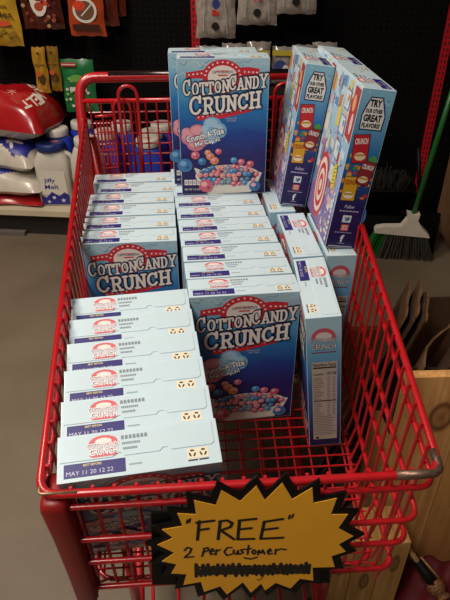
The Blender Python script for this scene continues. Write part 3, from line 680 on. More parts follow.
b = MB(); b.prism([q0, q1, q2, q3], lambda u, v, n: f3(u, v, n-.0045), .003, BLACK); b.build('sign_holder', sgn)
A = Art((0, 0, 0), SX, SY, SN, base=.0042)
INK = '#120d0a'
def hand(seg, conv, wd): A.stroke([S2(*conv(*p)) for p in seg], wd, INK, 1, True, 7)
for seg in ([(222,180),(215,250)],[(212,186),(277,178)],[(218,214),(256,208)],[(300,180),(292,248)],[(297,181),(325,177),(345,187),(338,202),(300,215)],[(303,215),(352,248)],[(372,178),(365,248)],[(370,178),(434,171)],[(368,211),(416,206)],[(365,248),(426,246)]): hand(seg, ca, .0040)
for seg in ([(52,182),(38,246)],[(50,183),(121,172)],[(46,213),(101,206)],[(38,246),(122,242)]): hand(seg, cb, .0040)
for seg in ([(179,175),(175,187)],[(188,172),(184,184)]): hand(seg, ca, .0027)
for seg in ([(147,158),(143,171)],[(160,155),(154,168)]): hand(seg, cb, .0027)
for seg in ([(166,290),(178,278),(193,283),(186,299),(167,316),(200,313)],[(241,282),(232,312)],[(238,283),(253,279),(257,289),(236,297)],[(262,297),(277,291),(270,283),(261,292),(265,305),(279,302)],[(286,287),(283,306)],[(285,294),(299,287)],
            [(343,279),(327,279),(315,294),(324,308),(343,304)],[(351,288),(349,300),(360,304),(366,290),(368,304)],[(389,285),(376,288),(386,297),(374,304)],[(406,271),(402,304)],[(393,286),(416,283)],[(426,287),(418,296),(426,304),(434,296),(426,287)],[(390,317),(413,322),(438,315)]): hand(seg, ca, .0027)
for seg in ([(28,306),(31,289),(40,300),(46,288),(53,303)],[(64,297),(78,291),(72,284),(64,293),(68,304),(82,301)],[(95,285),(92,304)],[(94,292),(112,284),(133,287)]): hand(seg, cb, .0027)
rs = random.Random(2); zz = []
for k in range(46):
    x = 205+k*9.6; zz.append((x+rs.uniform(-6, 6), (345 if k % 2 else 384)+rs.uniform(-5, 5)-k*.12))
hand(zz, ca, .0042)
for yy in (353, 360, 367, 374, 380): hand([(208+rs.uniform(0, 25), yy), (400, yy-4), (640-rs.uniform(0, 25), yy-6)], ca, .0030)
hand([(437,398),(445,402),(455,395),(470,372)], ca, .0012)
A.build('lettering', sgn)

# ================================================================== BACKGROUND GOODS
def pillow(wd, ht, th, m, nx=10, ny=14, seed=0, wr=.004, crimp=.10, col_fn=None, taper=0.):
    """sealed bag standing/hanging in the x-z plane, centred at x=0, z from 0 to ht"""
    r = random.Random(seed); ph = [r.uniform(0, 6) for _ in range(6)]; b = MB(); 
    for side in (-1, 1):
        vs, fs = [], []
        for j in range(ny+1):
            t = j/ny
            for i in range(nx+1):
                s = -1+2*i/nx
                e = max(0, 1-s*s)**.55*max(0, 1-(2*t-1)**4)**.8
                y = side*th/2*e + wr*(math.sin(7*s+9*t+ph[0])+.7*math.sin(15*t-5*s+ph[1]))*e
                x = s*wd/2*(1-taper*t)*(1-.03*math.sin(PI*t)) + wr*.6*math.sin(11*t+ph[2])*abs(s)
                z = t*ht + wr*.6*math.sin(8*s+ph[3])*(1 if j in (0, ny) else .3)
                vs.append((x, y, z))
        for j in range(ny):
            for i in range(nx):
                a = j*(nx+1)+i; q = (a, a+1, a+nx+2, a+nx+1); fs.append(q if side < 0 else q[::-1])
        b.add(vs, fs, m)
    return b
def film(name, hexs, rough=.22, c2=None): return mat(name, hexs, rough, var=.12, scale=14, col2=c2, coat=.5)
def peg(parent, top, ln=.2):
    b = MB(); b.tube([(0, .0, top), (0, ln, top-.005)], .003, STEEL, 6); b.build('hang_hook', parent)
def hung(name, label, cat, px, py_bot, ndist, wd, ht, th, m, seed, art=None, rz=0., group=None):
    """hanging packet: bottom centre at photo pixel, on a plane ndist in front of the pegboard"""
    o = Gp(0, BP-ndist, 0); p = PP(px, py_bot, o, GN)
    e = empty(name, p, GY+rz); tag(e, label, cat, group)
    pillow(wd, ht, th, m, seed=seed).build('pouch', e, True)
    if art:
        A = Art((-wd/2, -th/2-.004, 0), (1, 0, 0), (0, 0, 1), (0, -1, 0), eps=.0003, base=0); A.par = e; art(A, wd, ht); A.build('pouch_print', e)
    return e
def a_candies(A, w, h):
    A.text('candies', w*.52, h*.45, w*.75, h*.08, '#3a2414', 1, .02); A.ell(w*.6, h*.33, w*.25, h*.045, '#c8502a', 1); A.rect(w*.2, h*.55, w*.8, h*.57, '#8a5a20', 1)
    for k in range(8): A.ell(w*(.1+.11*k), h*.17+.008*(k % 3), .013, .010, '#8a6a1c', 1, 9)
hung('candy_bag', 'yellow candy bag hanging at the far upper left', 'candy bag', 3, 46, .14, .21, .30, .05, film('yellow_bag_film', '#c9a02a', .3, '#9a7618'), 1, a_candies)
def a_nuts(A, w, h):
    A.ell(w*.5, h*.45, w*.2, h*.24, '#d8d0c4', 1); A.ell(w*.5, h*.52, w*.12, h*.08, '#6a2a1c', 2); A.ell(w*.5, h*.36, w*.11, h*.07, '#a3452a', 2); A.ell(w*.62, h*.42, w*.09, h*.05, '#c2452a', 2)
    r = random.Random(9)
    for k in range(34): A.ell(r.uniform(.08, .92)*w, r.uniform(.06, .9)*h, .009, .008, r.choice(['#7a3420', '#4a1c14', '#96502e', '#b08a6a']), 0, 8)
hung('snack_bag', 'clear bag of red-brown snacks with white label hanging at upper left', 'snack bag', 45, 29, .13, .19, .26, .055, film('brown_snack_film', '#5a2218', .2, '#34120c'), 2, a_nuts)
def a_orange(A, w, h):
    A.ell(w*.5, h*.42, w*.33, h*.2, '#d5d0c8', 1, 20); A.ell(w*.5, h*.42, w*.26, h*.155, '#6b4a34', 2, 20); A.ell(w*.36, h*.5, w*.16, h*.08, '#d2401e', 3); A.stroke([(w*.4, h*.34), (w*.7, h*.52)], .005, '#d8d4cc', 3); A.build('round_picture', A.par)
    A.rect(w*.12, h*.1, w*.86, h*.2, '#3a1a10', 1); A.build('label_band', A.par); A.rect(w*.3, h*.84, w*.8, h*.9, '#4f7a3a', 1)
hung('orange_pouch', 'orange snack pouch with round picture hanging at upper left', 'snack pouch', 89, 36, .14, .165, .25, .03, film('orange_pouch_film', '#b8481a', .3, '#8a2c10'), 3, a_orange)
hung('orange_pouch', 'dark orange pouch partly behind the round-picture pouch', 'snack pouch', 107, 26, .07, .12, .24, .03, film('dark_orange_film', '#7d2c14', .3, '#4a160a'), 4)
hung('orange_pouch', 'dark orange pouch at the right end of the upper left packets', 'snack pouch', 114, 16, .03, .12, .24, .03, film('dark_orange_film', '#7d2c14', .3, '#4a160a'), 5)
def a_yellow(A, w, h):
    A.ell(w*.5, h*.33, w*.3, h*.11, '#4a2f16', 1); A.ell(w*.35, h*.44, w*.22, h*.06, '#c85a28', 2); A.build('round_picture', A.par); A.ell(w*.5, h*.88, w*.12, h*.02, '#3a2410', 1); A.build('hang_hole', A.par); A.rect(w*.1, h*.62, w*.9, h*.65, '#8a6018', 1)
hung('yellow_sachet', 'narrow mustard-yellow packet hanging low, left of a pair', 'snack packet', 45, 93, .13, .062, .205, .016, film('mustard_film', '#b98a22', .32, '#8c6414'), 6, a_yellow, .1)
hung('yellow_sachet', 'narrow mustard-yellow packet hanging low, right of a pair', 'snack packet', 58, 91, .11, .058, .20, .016, film('mustard_dark_film', '#8f6a1a', .32, '#6a4a10'), 7, a_yellow, -.15)
def a_green(A, w, h):
    A.rect(w*.08, h*.88, w*.52, h*.95, '#b8343a', 2); A.rect(w*.1, h*.905, w*.5, h*.925, '#d8c8c0', 3); A.build('corner_strip', A.par)
    r = random.Random(4)
    for k in range(16): A.ell(r.uniform(.1, .9)*w, r.uniform(.08, .7)*h, .008, .007, r.choice(['#d9d4c4', '#c03a3a', '#7fbf6a', '#d9d4c4']), 1, 8)
    tag(A.build('sprinkles', A.par), kind='stuff')
    A.rect(w*.25, h*.42, w*.75, h*.5, '#d9d6c8', 2); A.build('name_panel', A.par); A.ell(w*.5, h*.66, w*.22, h*.07, '#6aa84a', 1)
hung('green_pouch', 'green pouch with red and white corner strip behind the cart handle', 'snack pouch', 83, 112, .10, .165, .245, .035, film('green_pouch_film', '#1f7a42', .35, '#145a30'), 8, a_green)
# clear packs in the right bay
CLR = mat('smoky_clear_film', '#b3a89e', .15, var=.35, scale=40, col2='#5a504a', coat=.6, bump=.5, dist=.004)
def a_sil(A, w, h):
    A.ell(w*.5, h*.23, .016, .016, '#151210', 2); A.rect(w*.42, h*.42, w*.6, h*.52, '#c2342a', 2); A.ell(w*.52, h*.62, .016, .02, '#2a3a80', 2); A.stroke([(w*.2, h*.15), (w*.25, h*.85)], .004, '#b8b0a8', 1); A.stroke([(w*.8, h*.1), (w*.7, h*.9)], .004, '#a8a098', 1)
for k, (px, pb, lab) in enumerate(((216, 38, 'leftmost of three smoky clear packs hanging at top centre'), (257, 25, 'middle of three smoky clear packs hanging at top centre'), (295, 14, 'rightmost of three smoky clear packs hanging at top centre'))):
    hung('clear_pack', lab, 'clear pack', px, pb, .16, .175, .22, .045, CLR, 20+k, a_sil, 0, 'clear packs hanging at top centre')
PK = film('pale_pack_film', '#a29a96', .2, '#5f5652')
def a_pk(A, w, h):
    A.rect(w*.05, h*.82, w*.95, h*.97, '#b3a43a', 1); A.ell(w*.4, h*.5, w*.28, h*.2, '#35407f', 1); A.ell(w*.62, h*.42, w*.14, h*.16, '#d5d0cc', 2); A.rect(w*.15, h*.12, w*.8, h*.18, '#6a6460', 1)
labs = ['leftmost', 'second from left', 'third from left', 'fourth from left', 'fifth from left', 'sixth from left']
for k, u in enumerate((-.03, .08, .19, .30, .385, .47)):
    e = empty('small_pack', Gp(u-.06, .19+.012*(k % 2), .7225), GY+random.uniform(-.12, .12)); tag(e, labs[k]+' of the small yellow-topped packs on the dark shelf behind the top boxes', 'pack', 'yellow-topped packs on the dark shelf')
    pillow(.105, .155+.01*(k % 3), .05, PK, 8, 10, 30+k).build('pouch', e, True)
    A = Art((-.0525, -.031, 0), (1, 0, 0), (0, 0, 1), (0, -1, 0), eps=.0003, base=0); a_pk(A, .105, .15); A.build('pouch_print', e)

# ---- jugs on the base deck
WPL = mat('white_jug_plastic', '#cfc8bd', .4, var=.04, scale=10); BPL = mat('blue_jug_plastic', '#1f3bb0', .4, var=.06, scale=10)
NVC = mat('navy_cap', '#1c2f6e', .45); WCP = mat('white_cap', '#d8d2c8', .45)
def srect(a, b, z, q=.35, n=24, dx=0., dy=0.):
    out = []
    for k in range(n):
        t = 2*PI*k/n; cs, sn = math.cos(t), math.sin(t); out.append((dx+a*math.copysign(abs(cs)**q, cs), dy+b*math.copysign(abs(sn)**q, sn), z))
    return out
def loft(mb, rings, m):
    n = len(rings[0]); vs = [p for r in rings for p in r]
    fs = [(i*n+k, i*n+(k+1) % n, (i+1)*n+(k+1) % n, (i+1)*n+k) for i in range(len(rings)-1) for k in range(n)]
    fs += [tuple(range(n))[::-1], tuple(range((len(rings)-1)*n, len(rings)*n))]; mb.add(vs, fs, m)
def jug(loc, label, body, cap, rz=0., handle=True, h=.27, a=.078, b_=.06, group=None, lab=True):
    e = empty('ice_melt_jug', loc, rz); tag(e, label, 'jug', group)
    mb = MB(); loft(mb, [srect(a*.94, b_*.94, 0), srect(a, b_, .008), srect(a, b_, h*.62, .4), srect(a*.97, b_*.97, h*.72, .5), srect(a*.80, b_*.86, h*.84, .7), srect(a*.66, b_*.8, h*.90, 1.)], body)
    mb.build('jug_body', e, True)
    cm = MB(); rc = a*(.80 if cap is NVC else .70)
    cm.lathe([(rc*.98, h*.895), (rc, h*.905), (rc, h*.985), (rc*.93, h), (rc*.86, h*1.002), (.002, h*1.002)], cap, 24); c = cm.build('cap', e, True)
    if cap is NVC:
        A = Art((0, 0, h*1.002), (1, 0, 0), (0, 1, 0), (0, 0, 1), eps=.0003); A.ell(rc*.35, 0, rc*.28, rc*.18, '#b8485a', 1); A.build('cap_print', c)
    elif cap is WCP:
        A = Art((0, 0, h*1.002), (1, 0, 0), (0, 1, 0), (0, 0, 1), eps=.0003); A.ell(0, -rc*.1, rc*.35, rc*.16, '#d0776a', 1); A.build('cap_print', c)
    if handle:
        hm = MB(); hm.tube(fillet([(a*.62, -.005, h*.86), (a*1.12, -.005, h*.80), (a*1.06, -.005, h*.42), (a*.9, -.005, h*.36)], .03, 5), [.013]*14, body, 10) if False else hm.tube(fillet([(a*.60, -.005, h*.85), (a*1.16, -.005, h*.78), (a*1.10, -.005, h*.44), (a*.9, -.005, h*.36)], .03, 5), .012, body, 10)
        hm.build('jug_handle', e, True)
    if lab:
        A = Art((-a, -b_-.0012, 0), (1, 0, 0), (0, 0, 1), (0, -1, 0), eps=.0002)
        w2 = 2*a
        A.poly([(w2*.12, h*.20), (w2*.88, h*.20), (w2*.86, h*.58), (w2*.14, h*.62)], '#ded7ca', 0)
        A.text('Jiffy', w2*.40, h*.43, w2*.32, h*.085, '#2b2f7a', 1, .02); A.text('Melt', w2*.44, h*.33, w2*.40, h*.075, '#2b2f7a', 1, .02)
        A.poly([(w2*.10, h*.03), (w2*.90, h*.03), (w2*.90, h*.19), (w2*.78, h*.24), (w2*.62, h*.17), (w2*.42, h*.25), (w2*.24, h*.15), (w2*.10, h*.19)], '#2a2a86', 2)
        A.ell(w2*.46, h*.15, .008, .008, '#d8d4dc', 3); A.star(w2*.72, h*.10, .013, '#d8d4dc', 3); A.star(w2*.3, h*.08, .01, '#d8d4dc', 3)
        A.build('jug_label', e)
    return e
DZ = .1505
def on_deck(px, py): return P(px, py, DZ)
jug(on_deck(57, 206)+Vector((.0, .06, 0)), 'white jug with navy cap at the front of the deck, left of the cart', WPL, NVC, GY+.12, group='ice melt jugs on the base deck', h=.305, a=.084)
g = 'ice melt jugs on the base deck'
for (u, n, bd, cp, lab, h) in ((-.845, .22, BPL, WCP, 'blue jug with white lid just behind the navy-capped jug', .345), (-.76, .345, BPL, WCP, 'blue jug with white lid at the back of the deck above the navy-capped jug', .345),
                               (-.60, .20, BPL, WCP, 'blue jug with white lid seen beside the red handle post', .345), (-.66, .085, WPL, WCP, 'white-bodied jug with white lid seen through the left seat wing', .345), (-.55, .335, BPL, WCP, 'blue jug with white lid behind the left seat wing', .345),
                               (-.37, .10, BPL, WCP, 'nearest blue jug with white lid seen through the wire gate', .345), (-.375, .22, BPL, WCP, 'second blue jug with white lid seen through the wire gate', .345), (-.35, .345, BPL, WCP, 'rearmost blue jug with white lid seen through the wire gate', .345)):
    jug(Gp(u, n, DZ), lab, bd, cp, GY, False, h, .078, .055, g, False)
# ---- ice melt bags
def sack(name, label, c, size, rz, tilt, top, bottom, seed, art=None, group=None):
    e = empty(name, c, rz); tag(e, label, 'bag', group)
    r = random.Random(seed); ph = [r.uniform(0, 6) for _ in range(5)]; nx, ny = 22, 16; a, b_, t = size; mb = MB()
    def pt(s, q, sd):
        ee = max(0, (1-abs(s)**3)*(1-abs(q)**3))**.5
        x = s*a*(1+.04*math.sin(4*q+ph[0])); y = q*b_*(1+.05*math.sin(5*s+ph[1]))
        z = (t*(.28+.72*ee) if sd > 0 else t*.28*(1-ee))+.006*ee*(math.sin(6*s+4*q+ph[2])+math.sin(9*q-5*s+ph[3]))
        if sd < 0: z = max(z, .001)
        return Vector((x, y, z+s*tilt))
    for sd, m in ((1, top), (-1, bottom)):
        vs = [pt(-1+2*i/nx, -1+2*j/ny, sd) for j in range(ny+1) for i in range(nx+1)]
        fs = [((j*(nx+1)+i), j*(nx+1)+i+1, (j+1)*(nx+1)+i+1, (j+1)*(nx+1)+i) for j in range(ny) for i in range(nx)]
        if sd < 0: fs = [f[::-1] for f in fs]
        mb.add(vs, fs, m)
    o = mb.build('sack_film', e, True)
    if art: art(e, pt)
    return e
REDF = film('red_bag_film', '#b3161c', .25, '#8c1016'); WHF = film('white_bag_film', '#cfc6bb', .35, '#b0a698'); BLF = film('blue_bag_film', '#2a35a0', .3, '#1e2680')
class Curved(Art):
    def __init__(s, fn, a, b): Art.__init__(s, (0,0,0), (1,0,0), (0,1,0), (0,0,1)); s.fn = fn; s.a, s.b = a, b
    def pt(s, p, L):
        q = s.fn(max(-1, min(1, p[0]/s.a)), max(-1, min(1, p[1]/s.b)), 1); return q+Vector((0, 0, .002+.0006*L))
def _inside(x, y, P):
    c = False
    for (x0, y0), (x1, y1) in zip(P, P[1:]+P[:1]):
        if (y0 > y) != (y1 > y) and x < (x1-x0)*(y-y0)/(y1-y0)+x0: c = not c
    return c
def curved_poly(A, P, c, L, st=.007):
    x0, x1 = min(p[0] for p in P), max(p[0] for p in P); y0, y1 = min(p[1] for p in P), max(p[1] for p in P)
    nx, ny = int((x1-x0)/st)+1, int((y1-y0)/st)+1; idx = {}; vs = []; fs = []
    def vid(i, j):
        if (i, j) not in idx: idx[(i, j)] = len(vs); vs.append(A.pt((x0+i*st, y0+j*st), L))
        return idx[(i, j)]
    for i in range(nx):
        for j in range(ny):
            if _inside(x0+(i+.5)*st, y0+(j+.5)*st, P): fs.append((vid(i, j), vid(i+1, j), vid(i+1, j+1), vid(i, j+1)))
    A.mb.add(vs, fs, ink(c))
def flake(A, cx, cy, r, c, L=1):
    for k in range(6): A.stroke([(cx, cy), (cx+r*math.cos(k*PI/3), cy+r*math.sin(k*PI/3))], r*.3, c, L, True, 6)
def art_red(e, pt):
    A = Curved(pt, .23, .17)
    wd = 'WINTER MELT'
    for k, ch in enumerate(wd):
        if ch == ' ': continue
        t = R_(122-15.5*k); cx, cy = .045+.13*math.cos(t), -.035+.12*math.sin(t)
        A.text(ch, cx, cy, None, .046, '#e6d4c8', 2, .03, t-PI/2)
    A.build('sack_lettering', e)
    for (x, y, r) in ((-.08, .02, .03), (-.02, -.05, .026), (.07, -.06, .02), (-.15, .06, .02), (-.14, -.06, .02)): A = Curved(pt, .23, .17); flake(A, x, y, r, '#d8857e', 1); A.build('snowflake', e)
def art_flake(e, pt):
    A = Curved(pt, .19, .14); curved_poly(A, [(-.17, -.10), (-.17, .07), (.1, .07), (.165, .04), (.165, -.11), (.1, -.128), (.03, -.10), (-.05, -.125)], '#2c2f8e', 1); A.build('blue_panel', e)
    for (x, y, r) in ((.06, -.055, .055), (-.08, -.03, .035), (.135, .0, .02)): A = Curved(pt, .19, .14); flake(A, x, y, r, '#d5cdc4', 2); A.build('snowflake', e)
def art_dots(e, pt):
    A = Curved(pt, .24, .15); curved_poly(A, [(-.2, -.138), (-.2, .12), (.14, .12), (.21, .0), (.12, -.07), (.02, -.12)], '#2a35a0', 1); A.build('blue_panel', e)
    for (x, y, r) in ((.05, -.03, .02), (.13, .0, .013)): A = Curved(pt, .24, .15); A.ell(x, y, r, r*.8, '#8f96d0', 2); A.build('white_dot', e)
gb = 'ice melt bags piled on the deck'
c = Gp(-1.165, .17, DZ)
sack('ice_melt_bag', 'flat red and white bag at the bottom of the pile of bags', c+Vector((.06, -.02, 0)), (.20, .12, .045), GY, 0, REDF, WHF, 11, None, gb)
sack('ice_melt_bag', 'blue and white bag under the snowflake bag in the pile', c+Vector((.02, .0, .047)), (.24, .15, .125), GY+.05, .0, WHF, WHF, 12, art_dots, gb)
sack('ice_melt_bag', 'white bag with blue snowflake panel in the middle of the pile', c+Vector((.06, .02, .165)), (.19, .14, .15), GY-.05, -.01, WHF, WHF, 13, art_flake, gb)
sack('ice_melt_bag', 'puffy red ice melt bag with curved white lettering on top of the pile', c+Vector((.095, .05, .315)), (.235, .17, .215), GY-.05, -.01, REDF, WHF, 14, art_red, gb)

# ================================================================== BROOM and right-hand clutter
bc = P(397, 257, 0.0)
br = empty('broom', (bc.x, bc.y, 0), R_(-8)); tag(br, 'green-handled angle broom with cream head and grey bristles', 'broom')
CRB = mat('cream_broom_head', '#d8cdbd', .45); GRN = mat('green_broom_handle', '#1f6b2c', .35, var=.08)
# head cap: flared low bar rising to a neck
prof = [(-.125, .128), (-.125, .142), (-.118, .152), (-.085, .160), (-.01, .166), (.012, .205), (.006, .235), (.035, .228), (.062, .232), (.058, .200), (.080, .168), (.120, .130), (.123, .118), (.10, .120)]
b = MB(); b.prism(prof, lambda u, v, n: Vector((u, n-.021, v)), .042, CRB); hd = b.build('head_cap', br)
b = MB(); tip = PY(452, 92, bc.y+.05); loc = br.matrix_world
import mathutils
brM = Matrix.Translation((bc.x, bc.y, 0)) @ Matrix.Rotation(R_(-8), 4, 'Z'); tl = brM.inverted() @ tip
base = Vector((.034, 0, .20)); dr = (tl-base)
b.tube([base, base+dr*1.45], .0115, GRN, 12); b.build('handle', br, True)
rb = random.Random(8)
GB = mat('grey_bristle', '#4d4740', .7, var=.2, scale=200); GG = mat('green_bristle', '#1f7a2a', .6, var=.2, scale=200)
for nm, m, lo, hi in (('green_bristles', GG, -1.0, -.62), ('grey_bristles', GB, -.62, 1.0)):
    b = MB()
    for k in range(int(420*(hi-lo)/2)):
        s = rb.uniform(lo, hi); y0 = rb.uniform(-.017, .017)
        zt = .132 if s < .6 else .132-.012*(s-.6)/.4
        x0 = s*.118; x1 = s*.162-.004+rb.uniform(-.008, .008); y1 = y0*1.8+rb.uniform(-.01, .01)
        b.tube([(x0, y0, zt), ((x0+x1)/2+rb.uniform(-.002, .002), (y0+y1)/2, .06), (x1, y1, rb.uniform(.001, .012))], .0016, m, 3, caps=False)
    o = b.build(nm, br); tag(o, kind='stuff')
# black dustpan behind the broom
dp = empty('dustpan', (bc.x+.085, bc.y+.045, 0), R_(-12)); tag(dp, 'black dustpan standing behind the broom head', 'dustpan')
b = MB(); b.box((-.09, 0, .0), (.09, .012, .21), BLACK); b.box((-.09, -.02, 0), (-.082, .01, .19), BLACK); b.box((.082, -.02, 0), (.09, .01, .19), BLACK); b.box((-.09, -.02, 0), (.09, 0.01, .01), BLACK); b.build('pan', dp)
b = MB(); b.tube([(0, .006, .20), (-.06, .03, .50)], .009, BLACK, 8); b.build('pan_handle', dp, True)
# black tub with dark brushes in the right bay
tb = empty('black_tub', Gp(.72, .2, .1505), GY); tag(tb, 'black plastic tub on the dark deck behind the broom', 'tub')
b = MB(); loft(b, [srect(.15, .10, 0), srect(.17, .115, .12), srect(.178, .122, .125), srect(.178, .122, .135), srect(.163, .108, .135), srect(.15, .10, .05)], BLACK); b.build('tub_body', tb, True)
b = MB(); SC = mat('dark_scrub_fibre', '#2a211b', .9, var=.4, scale=80)
for k in range(260):
    t = rb.uniform(0, 6.28); r = rb.uniform(0, 1)**.5; x0, y0 = .14*r*math.cos(t), .09*r*math.sin(t); b.tube([(x0, y0, .06), (x0*1.1+rb.uniform(-.03, .03), y0*1.1+rb.uniform(-.03, .03), .13+rb.uniform(0, .06))], .003, SC, 3, caps=False)
tag(b.build('scrub_fibres', tb), kind='stuff')
# tall kraft carton at the right edge
KR = mat('kraft_cardboard', '#8a6342', .75, var=.12, scale=12, bump=.1); KD = mat('dark_kraft', '#5a3e2a', .8, var=.15, scale=14)
p = P(432, 226, 0)
kc = empty('kraft_carton', (p.x+.005, p.y-.47, 0), 0); tag(kc, 'tall plain brown carton standing at the right edge beyond the broom', 'carton')
b = MB(); b.box((0, 0, .001), (.42, .46, .82), KR); b.build('carton_body', kc, bevel=.003)
b = MB(); b.box((.0, .20, .8205), (.42, .25, .8212), mat('brown_tape', '#8f6f4c', .3)); b.build('tape', kc)

# ---- pine bin with flattened cardboard
BX, BYY, BZ = .335, .78, .612
PINE = wood_mat('pine_panel', '#d4a062', '#b58048', [], .5)
kn = PY(442, 419, BYY-.002)
bin_ = empty('pine_bin', (BX, BYY, 0), R_(2)); tag(bin_, 'knotty pine bin on the floor right of the cart, holding flattened cardboard', 'wooden bin')
brot = (Matrix.Translation((BX, BYY, 0)) @ Matrix.Rotation(R_(2), 4, 'Z')).inverted()
kl = brot @ kn
xs = [0, .125, .285, .43, .56]
for k in range(4):
    m = wood_mat('pine_board_%d' % k, '#f2b874' if k % 2 == 0 else '#e6a864', '#cf9052', [(kl.x, 0, kl.z, .032, (1.15, 0, .72))] if xs[k] <= kl.x < xs[k+1] else [], .5, 70+9*k)
    b = MB(); b.box((xs[k]+.0008, 0, .002), (xs[k+1]-.0008, .02, BZ-.001*k), m); b.build('front_plank', bin_, bevel=.0012)
b = MB(); b.box((0, .021, .002), (.018, .13, .40), PINE); b.build('side_panel', bin_)
b = MB(); b.prism([(.021, .002), (.46, .002), (.46, BZ+.16), (.25, BZ+.14), (.021, BZ-.02)], lambda u, v, n: Vector((.51+n, u, v)), .02, PINE); b.build('side_panel', bin_)
b = MB(); b.box((.0, .44, .002), (.53, .46, BZ-.22), PINE); b.build('back_panel', bin_)
def sheet(loc, rz, lean, wd, ht, label, m, fold=0.):
    e = empty('cardboard_sheet', loc, rz); tag(e, label, 'cardboard', 'flattened cardboard pieces in the pine bin')
    b = MB(); M = Matrix.Rotation(lean, 4, 'X')
    n = 6
    for i in range(n):
        x0, x1 = -wd/2+wd*i/n, -wd/2+wd*(i+1)/n; y0 = fold*math.sin(PI*i/n*1.5); y1 = fold*math.sin(PI*(i+1)/n*1.5)
        vs = [M @ Vector(q) for q in ((x0, y0, 0), (x1, y1, 0), (x1, y1+.005, 0), (x0, y0+.005, 0), (x0, y0, ht+.003*math.sin(i*2)), (x1, y1, ht+.003*math.sin(i*2+2)), (x1, y1+.005, ht+.003*math.sin(i*2+2)), (x0, y0+.005, ht+.003*math.sin(i*2)))]
        b.add(vs, [(0,3,2,1),(4,5,6,7),(0,1,5,4),(1,2,6,5),(2,3,7,6),(3,0,4,7)], m)
    b.build('corrugated_sheet', e); return e
def bw(x, y, z=.0): return Matrix.Translation((BX, BYY, 0)) @ Matrix.Rotation(R_(2), 4, 'Z') @ Vector((x, y, z))
ST = ['leftmost', 'second from left', 'third from left', 'fourth from left', 'fifth from left', 'sixth from left']
for k, (x, y, rz, ln, wd, ht, m) in enumerate(((0.227, 1.03, 71, 14.5, .12, .625, KD), (0.235, 1.05, 71, 14.5, .15, .665, KR), (0.246, 1.03, 71, 14.5, .13, .66, KD), (0.257, 1.05, 71, 14.5, .14, .67, KR), (0.268, 1.03, 71, 14.5, .12, .655, KD), (0.279, 1.04, 71, 14.5, .12, .65, KR))):
    sheet(Vector((x, y, .004)), R_(rz), R_(ln), wd, ht, ST[k]+' of the tall cardboard strips leaning by the pine bin', m, .0)
sheet(bw(.26, .35, .01), R_(8), R_(-3), .28, .52, 'wide dark cardboard piece at the back of the pine bin', KD, .02)
sheet(bw(.035, .24, .01), R_(58), R_(12), .20, .56, 'slanted cardboard flap crossing the middle of the pine bin', KR, .012)
sheet(bw(.075, .24, .01), R_(57), R_(13), .20, .585, 'slanted cardboard flap left of the rightmost one in the pine bin', KD, .012)
sheet(bw(.125, .24, .01), R_(56), R_(14), .20, .60, 'rightmost slanted cardboard flap in the pine bin', KR, .012)
sheet(bw(.15, .08, .01), R_(-4), R_(-3), .22, .52, 'dark cardboard piece just behind the pine bin front', mat('very_dark_kraft', '#33251a', .85), .01)

# ---- low pine crate under the cart front, red cloth and trimmed stick beside it
p0, p1 = P(327, 551.5, .25), P(411, 546, .25)
cr = empty('low_pine_crate', (p0.x, p0.y, 0), math.atan2(p1.y-p0.y, p1.x-p0.x)); tag(cr, 'low pale pine crate on the floor under the front right of the cart', 'crate')
wl = (p1-p0).length
xs = [0, wl*.34, wl*.68, wl]
for k in range(3):
    m = wood_mat('crate_board_%d' % k, '#e8b770', '#c08a4a', [((xs[k]+xs[k+1])/2+.004, 0, .19-.06*(k % 2), .018, (1.6, 0, .55))], .5, 80+7*k)
    b = MB(); b.box((xs[k]+.0008, 0, .001), (xs[k+1]-.0008, .016, .25), m); b.build('front_plank', cr, bevel=.001)
for x0 in (0, wl-.016):
    b = MB(); b.box((x0, .017, .001), (x0+.016, .075, .25), PINE); b.build('side_panel', cr)
b = MB(); b.box((0, .076, .001), (wl, .088, .25), PINE); b.build('back_panel', cr)
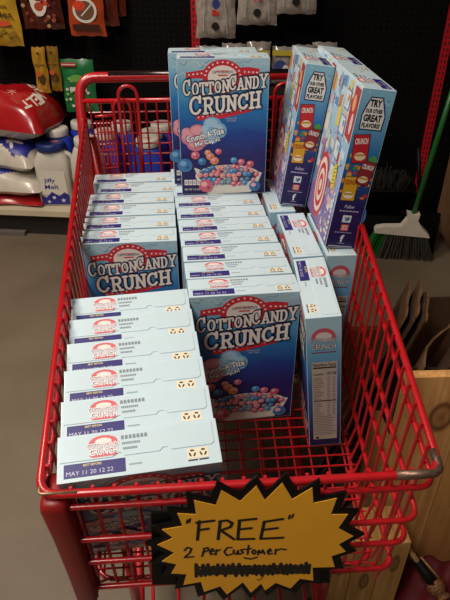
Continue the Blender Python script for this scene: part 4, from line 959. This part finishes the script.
for k in range(3):
    b = MB(); b.box((xs[k]+.001, .0, .2505), (xs[k+1]-.001, .088, .262), wood_mat('crate_top_%d' % k, '#e8b770', '#c8924f', [], .5, 75, 1)); b.build('top_plank', cr, bevel=.001)
pc = P(440, 590, .06)
cl = empty('red_cloth', (pc.x+.02, pc.y, 0)); tag(cl, 'dark red cloth bundle on the floor at the lower right corner', 'cloth')
b = MB(); n1, n2 = 26, 20; vs = []
for j in range(n2+1):
    for i in range(n1+1):
        s, q = -1+2*i/n1, -1+2*j/n2; e = max(0, (1-s**4)*(1-q**4)); vs.append((s*.13, q*.09, .003+.10*e+.012*e*(math.sin(9*s+5*q)+math.sin(7*q-11*s))))
b.add(vs, [(j*(n1+1)+i, j*(n1+1)+i+1, (j+1)*(n1+1)+i+1, (j+1)*(n1+1)+i) for j in range(n2) for i in range(n1)], mat('dark_red_cloth', '#6e1420', .7, var=.15, scale=40)); b.build('cloth_folds', cl, True)
sp0, sp1 = PY(405, 544, .70), PY(438, 590, .635)
st = empty('trimmed_stick', sp1); tag(st, 'wooden stick with black wrap and gold braided knot leaning on the crate', 'stick')
dv = sp0-sp1
b = MB(); b.tube([dv*.42, dv*1.02], [.0062, .0048], mat('pale_stick_wood', '#b98f5c', .5), 10); b.build('stick_tip', st, True)
b = MB(); b.tube([dv*.10, dv*.3, dv*.62], [.011, .012, .0095], mat('black_wrap', '#140d0c', .6), 10); b.build('black_wrap', st, True)
b = MB(); GOLD = mat('gold_braid', '#8f6238', .5, var=.3, scale=120, col2='#4a2420')
a1, a2 = basis(dv)
for k in range(3):
    pts = [dv*(.16-.34*t/16)+(a1*math.cos(t*.9+k*2.09)+a2*math.sin(t*.9+k*2.09))*(.011+.004*math.sin(t*.4)) for t in range(17)]
    b.tube(pts, .0052, GOLD, 6)
b.build('gold_braid', st, True)
b = MB(); b.tube([dv*.62+a1*.013, dv*.1+a1*.020], .003, mat('pale_stick_wood', '#b98f5c', .5), 6); b.build('cord_strand', st, True)
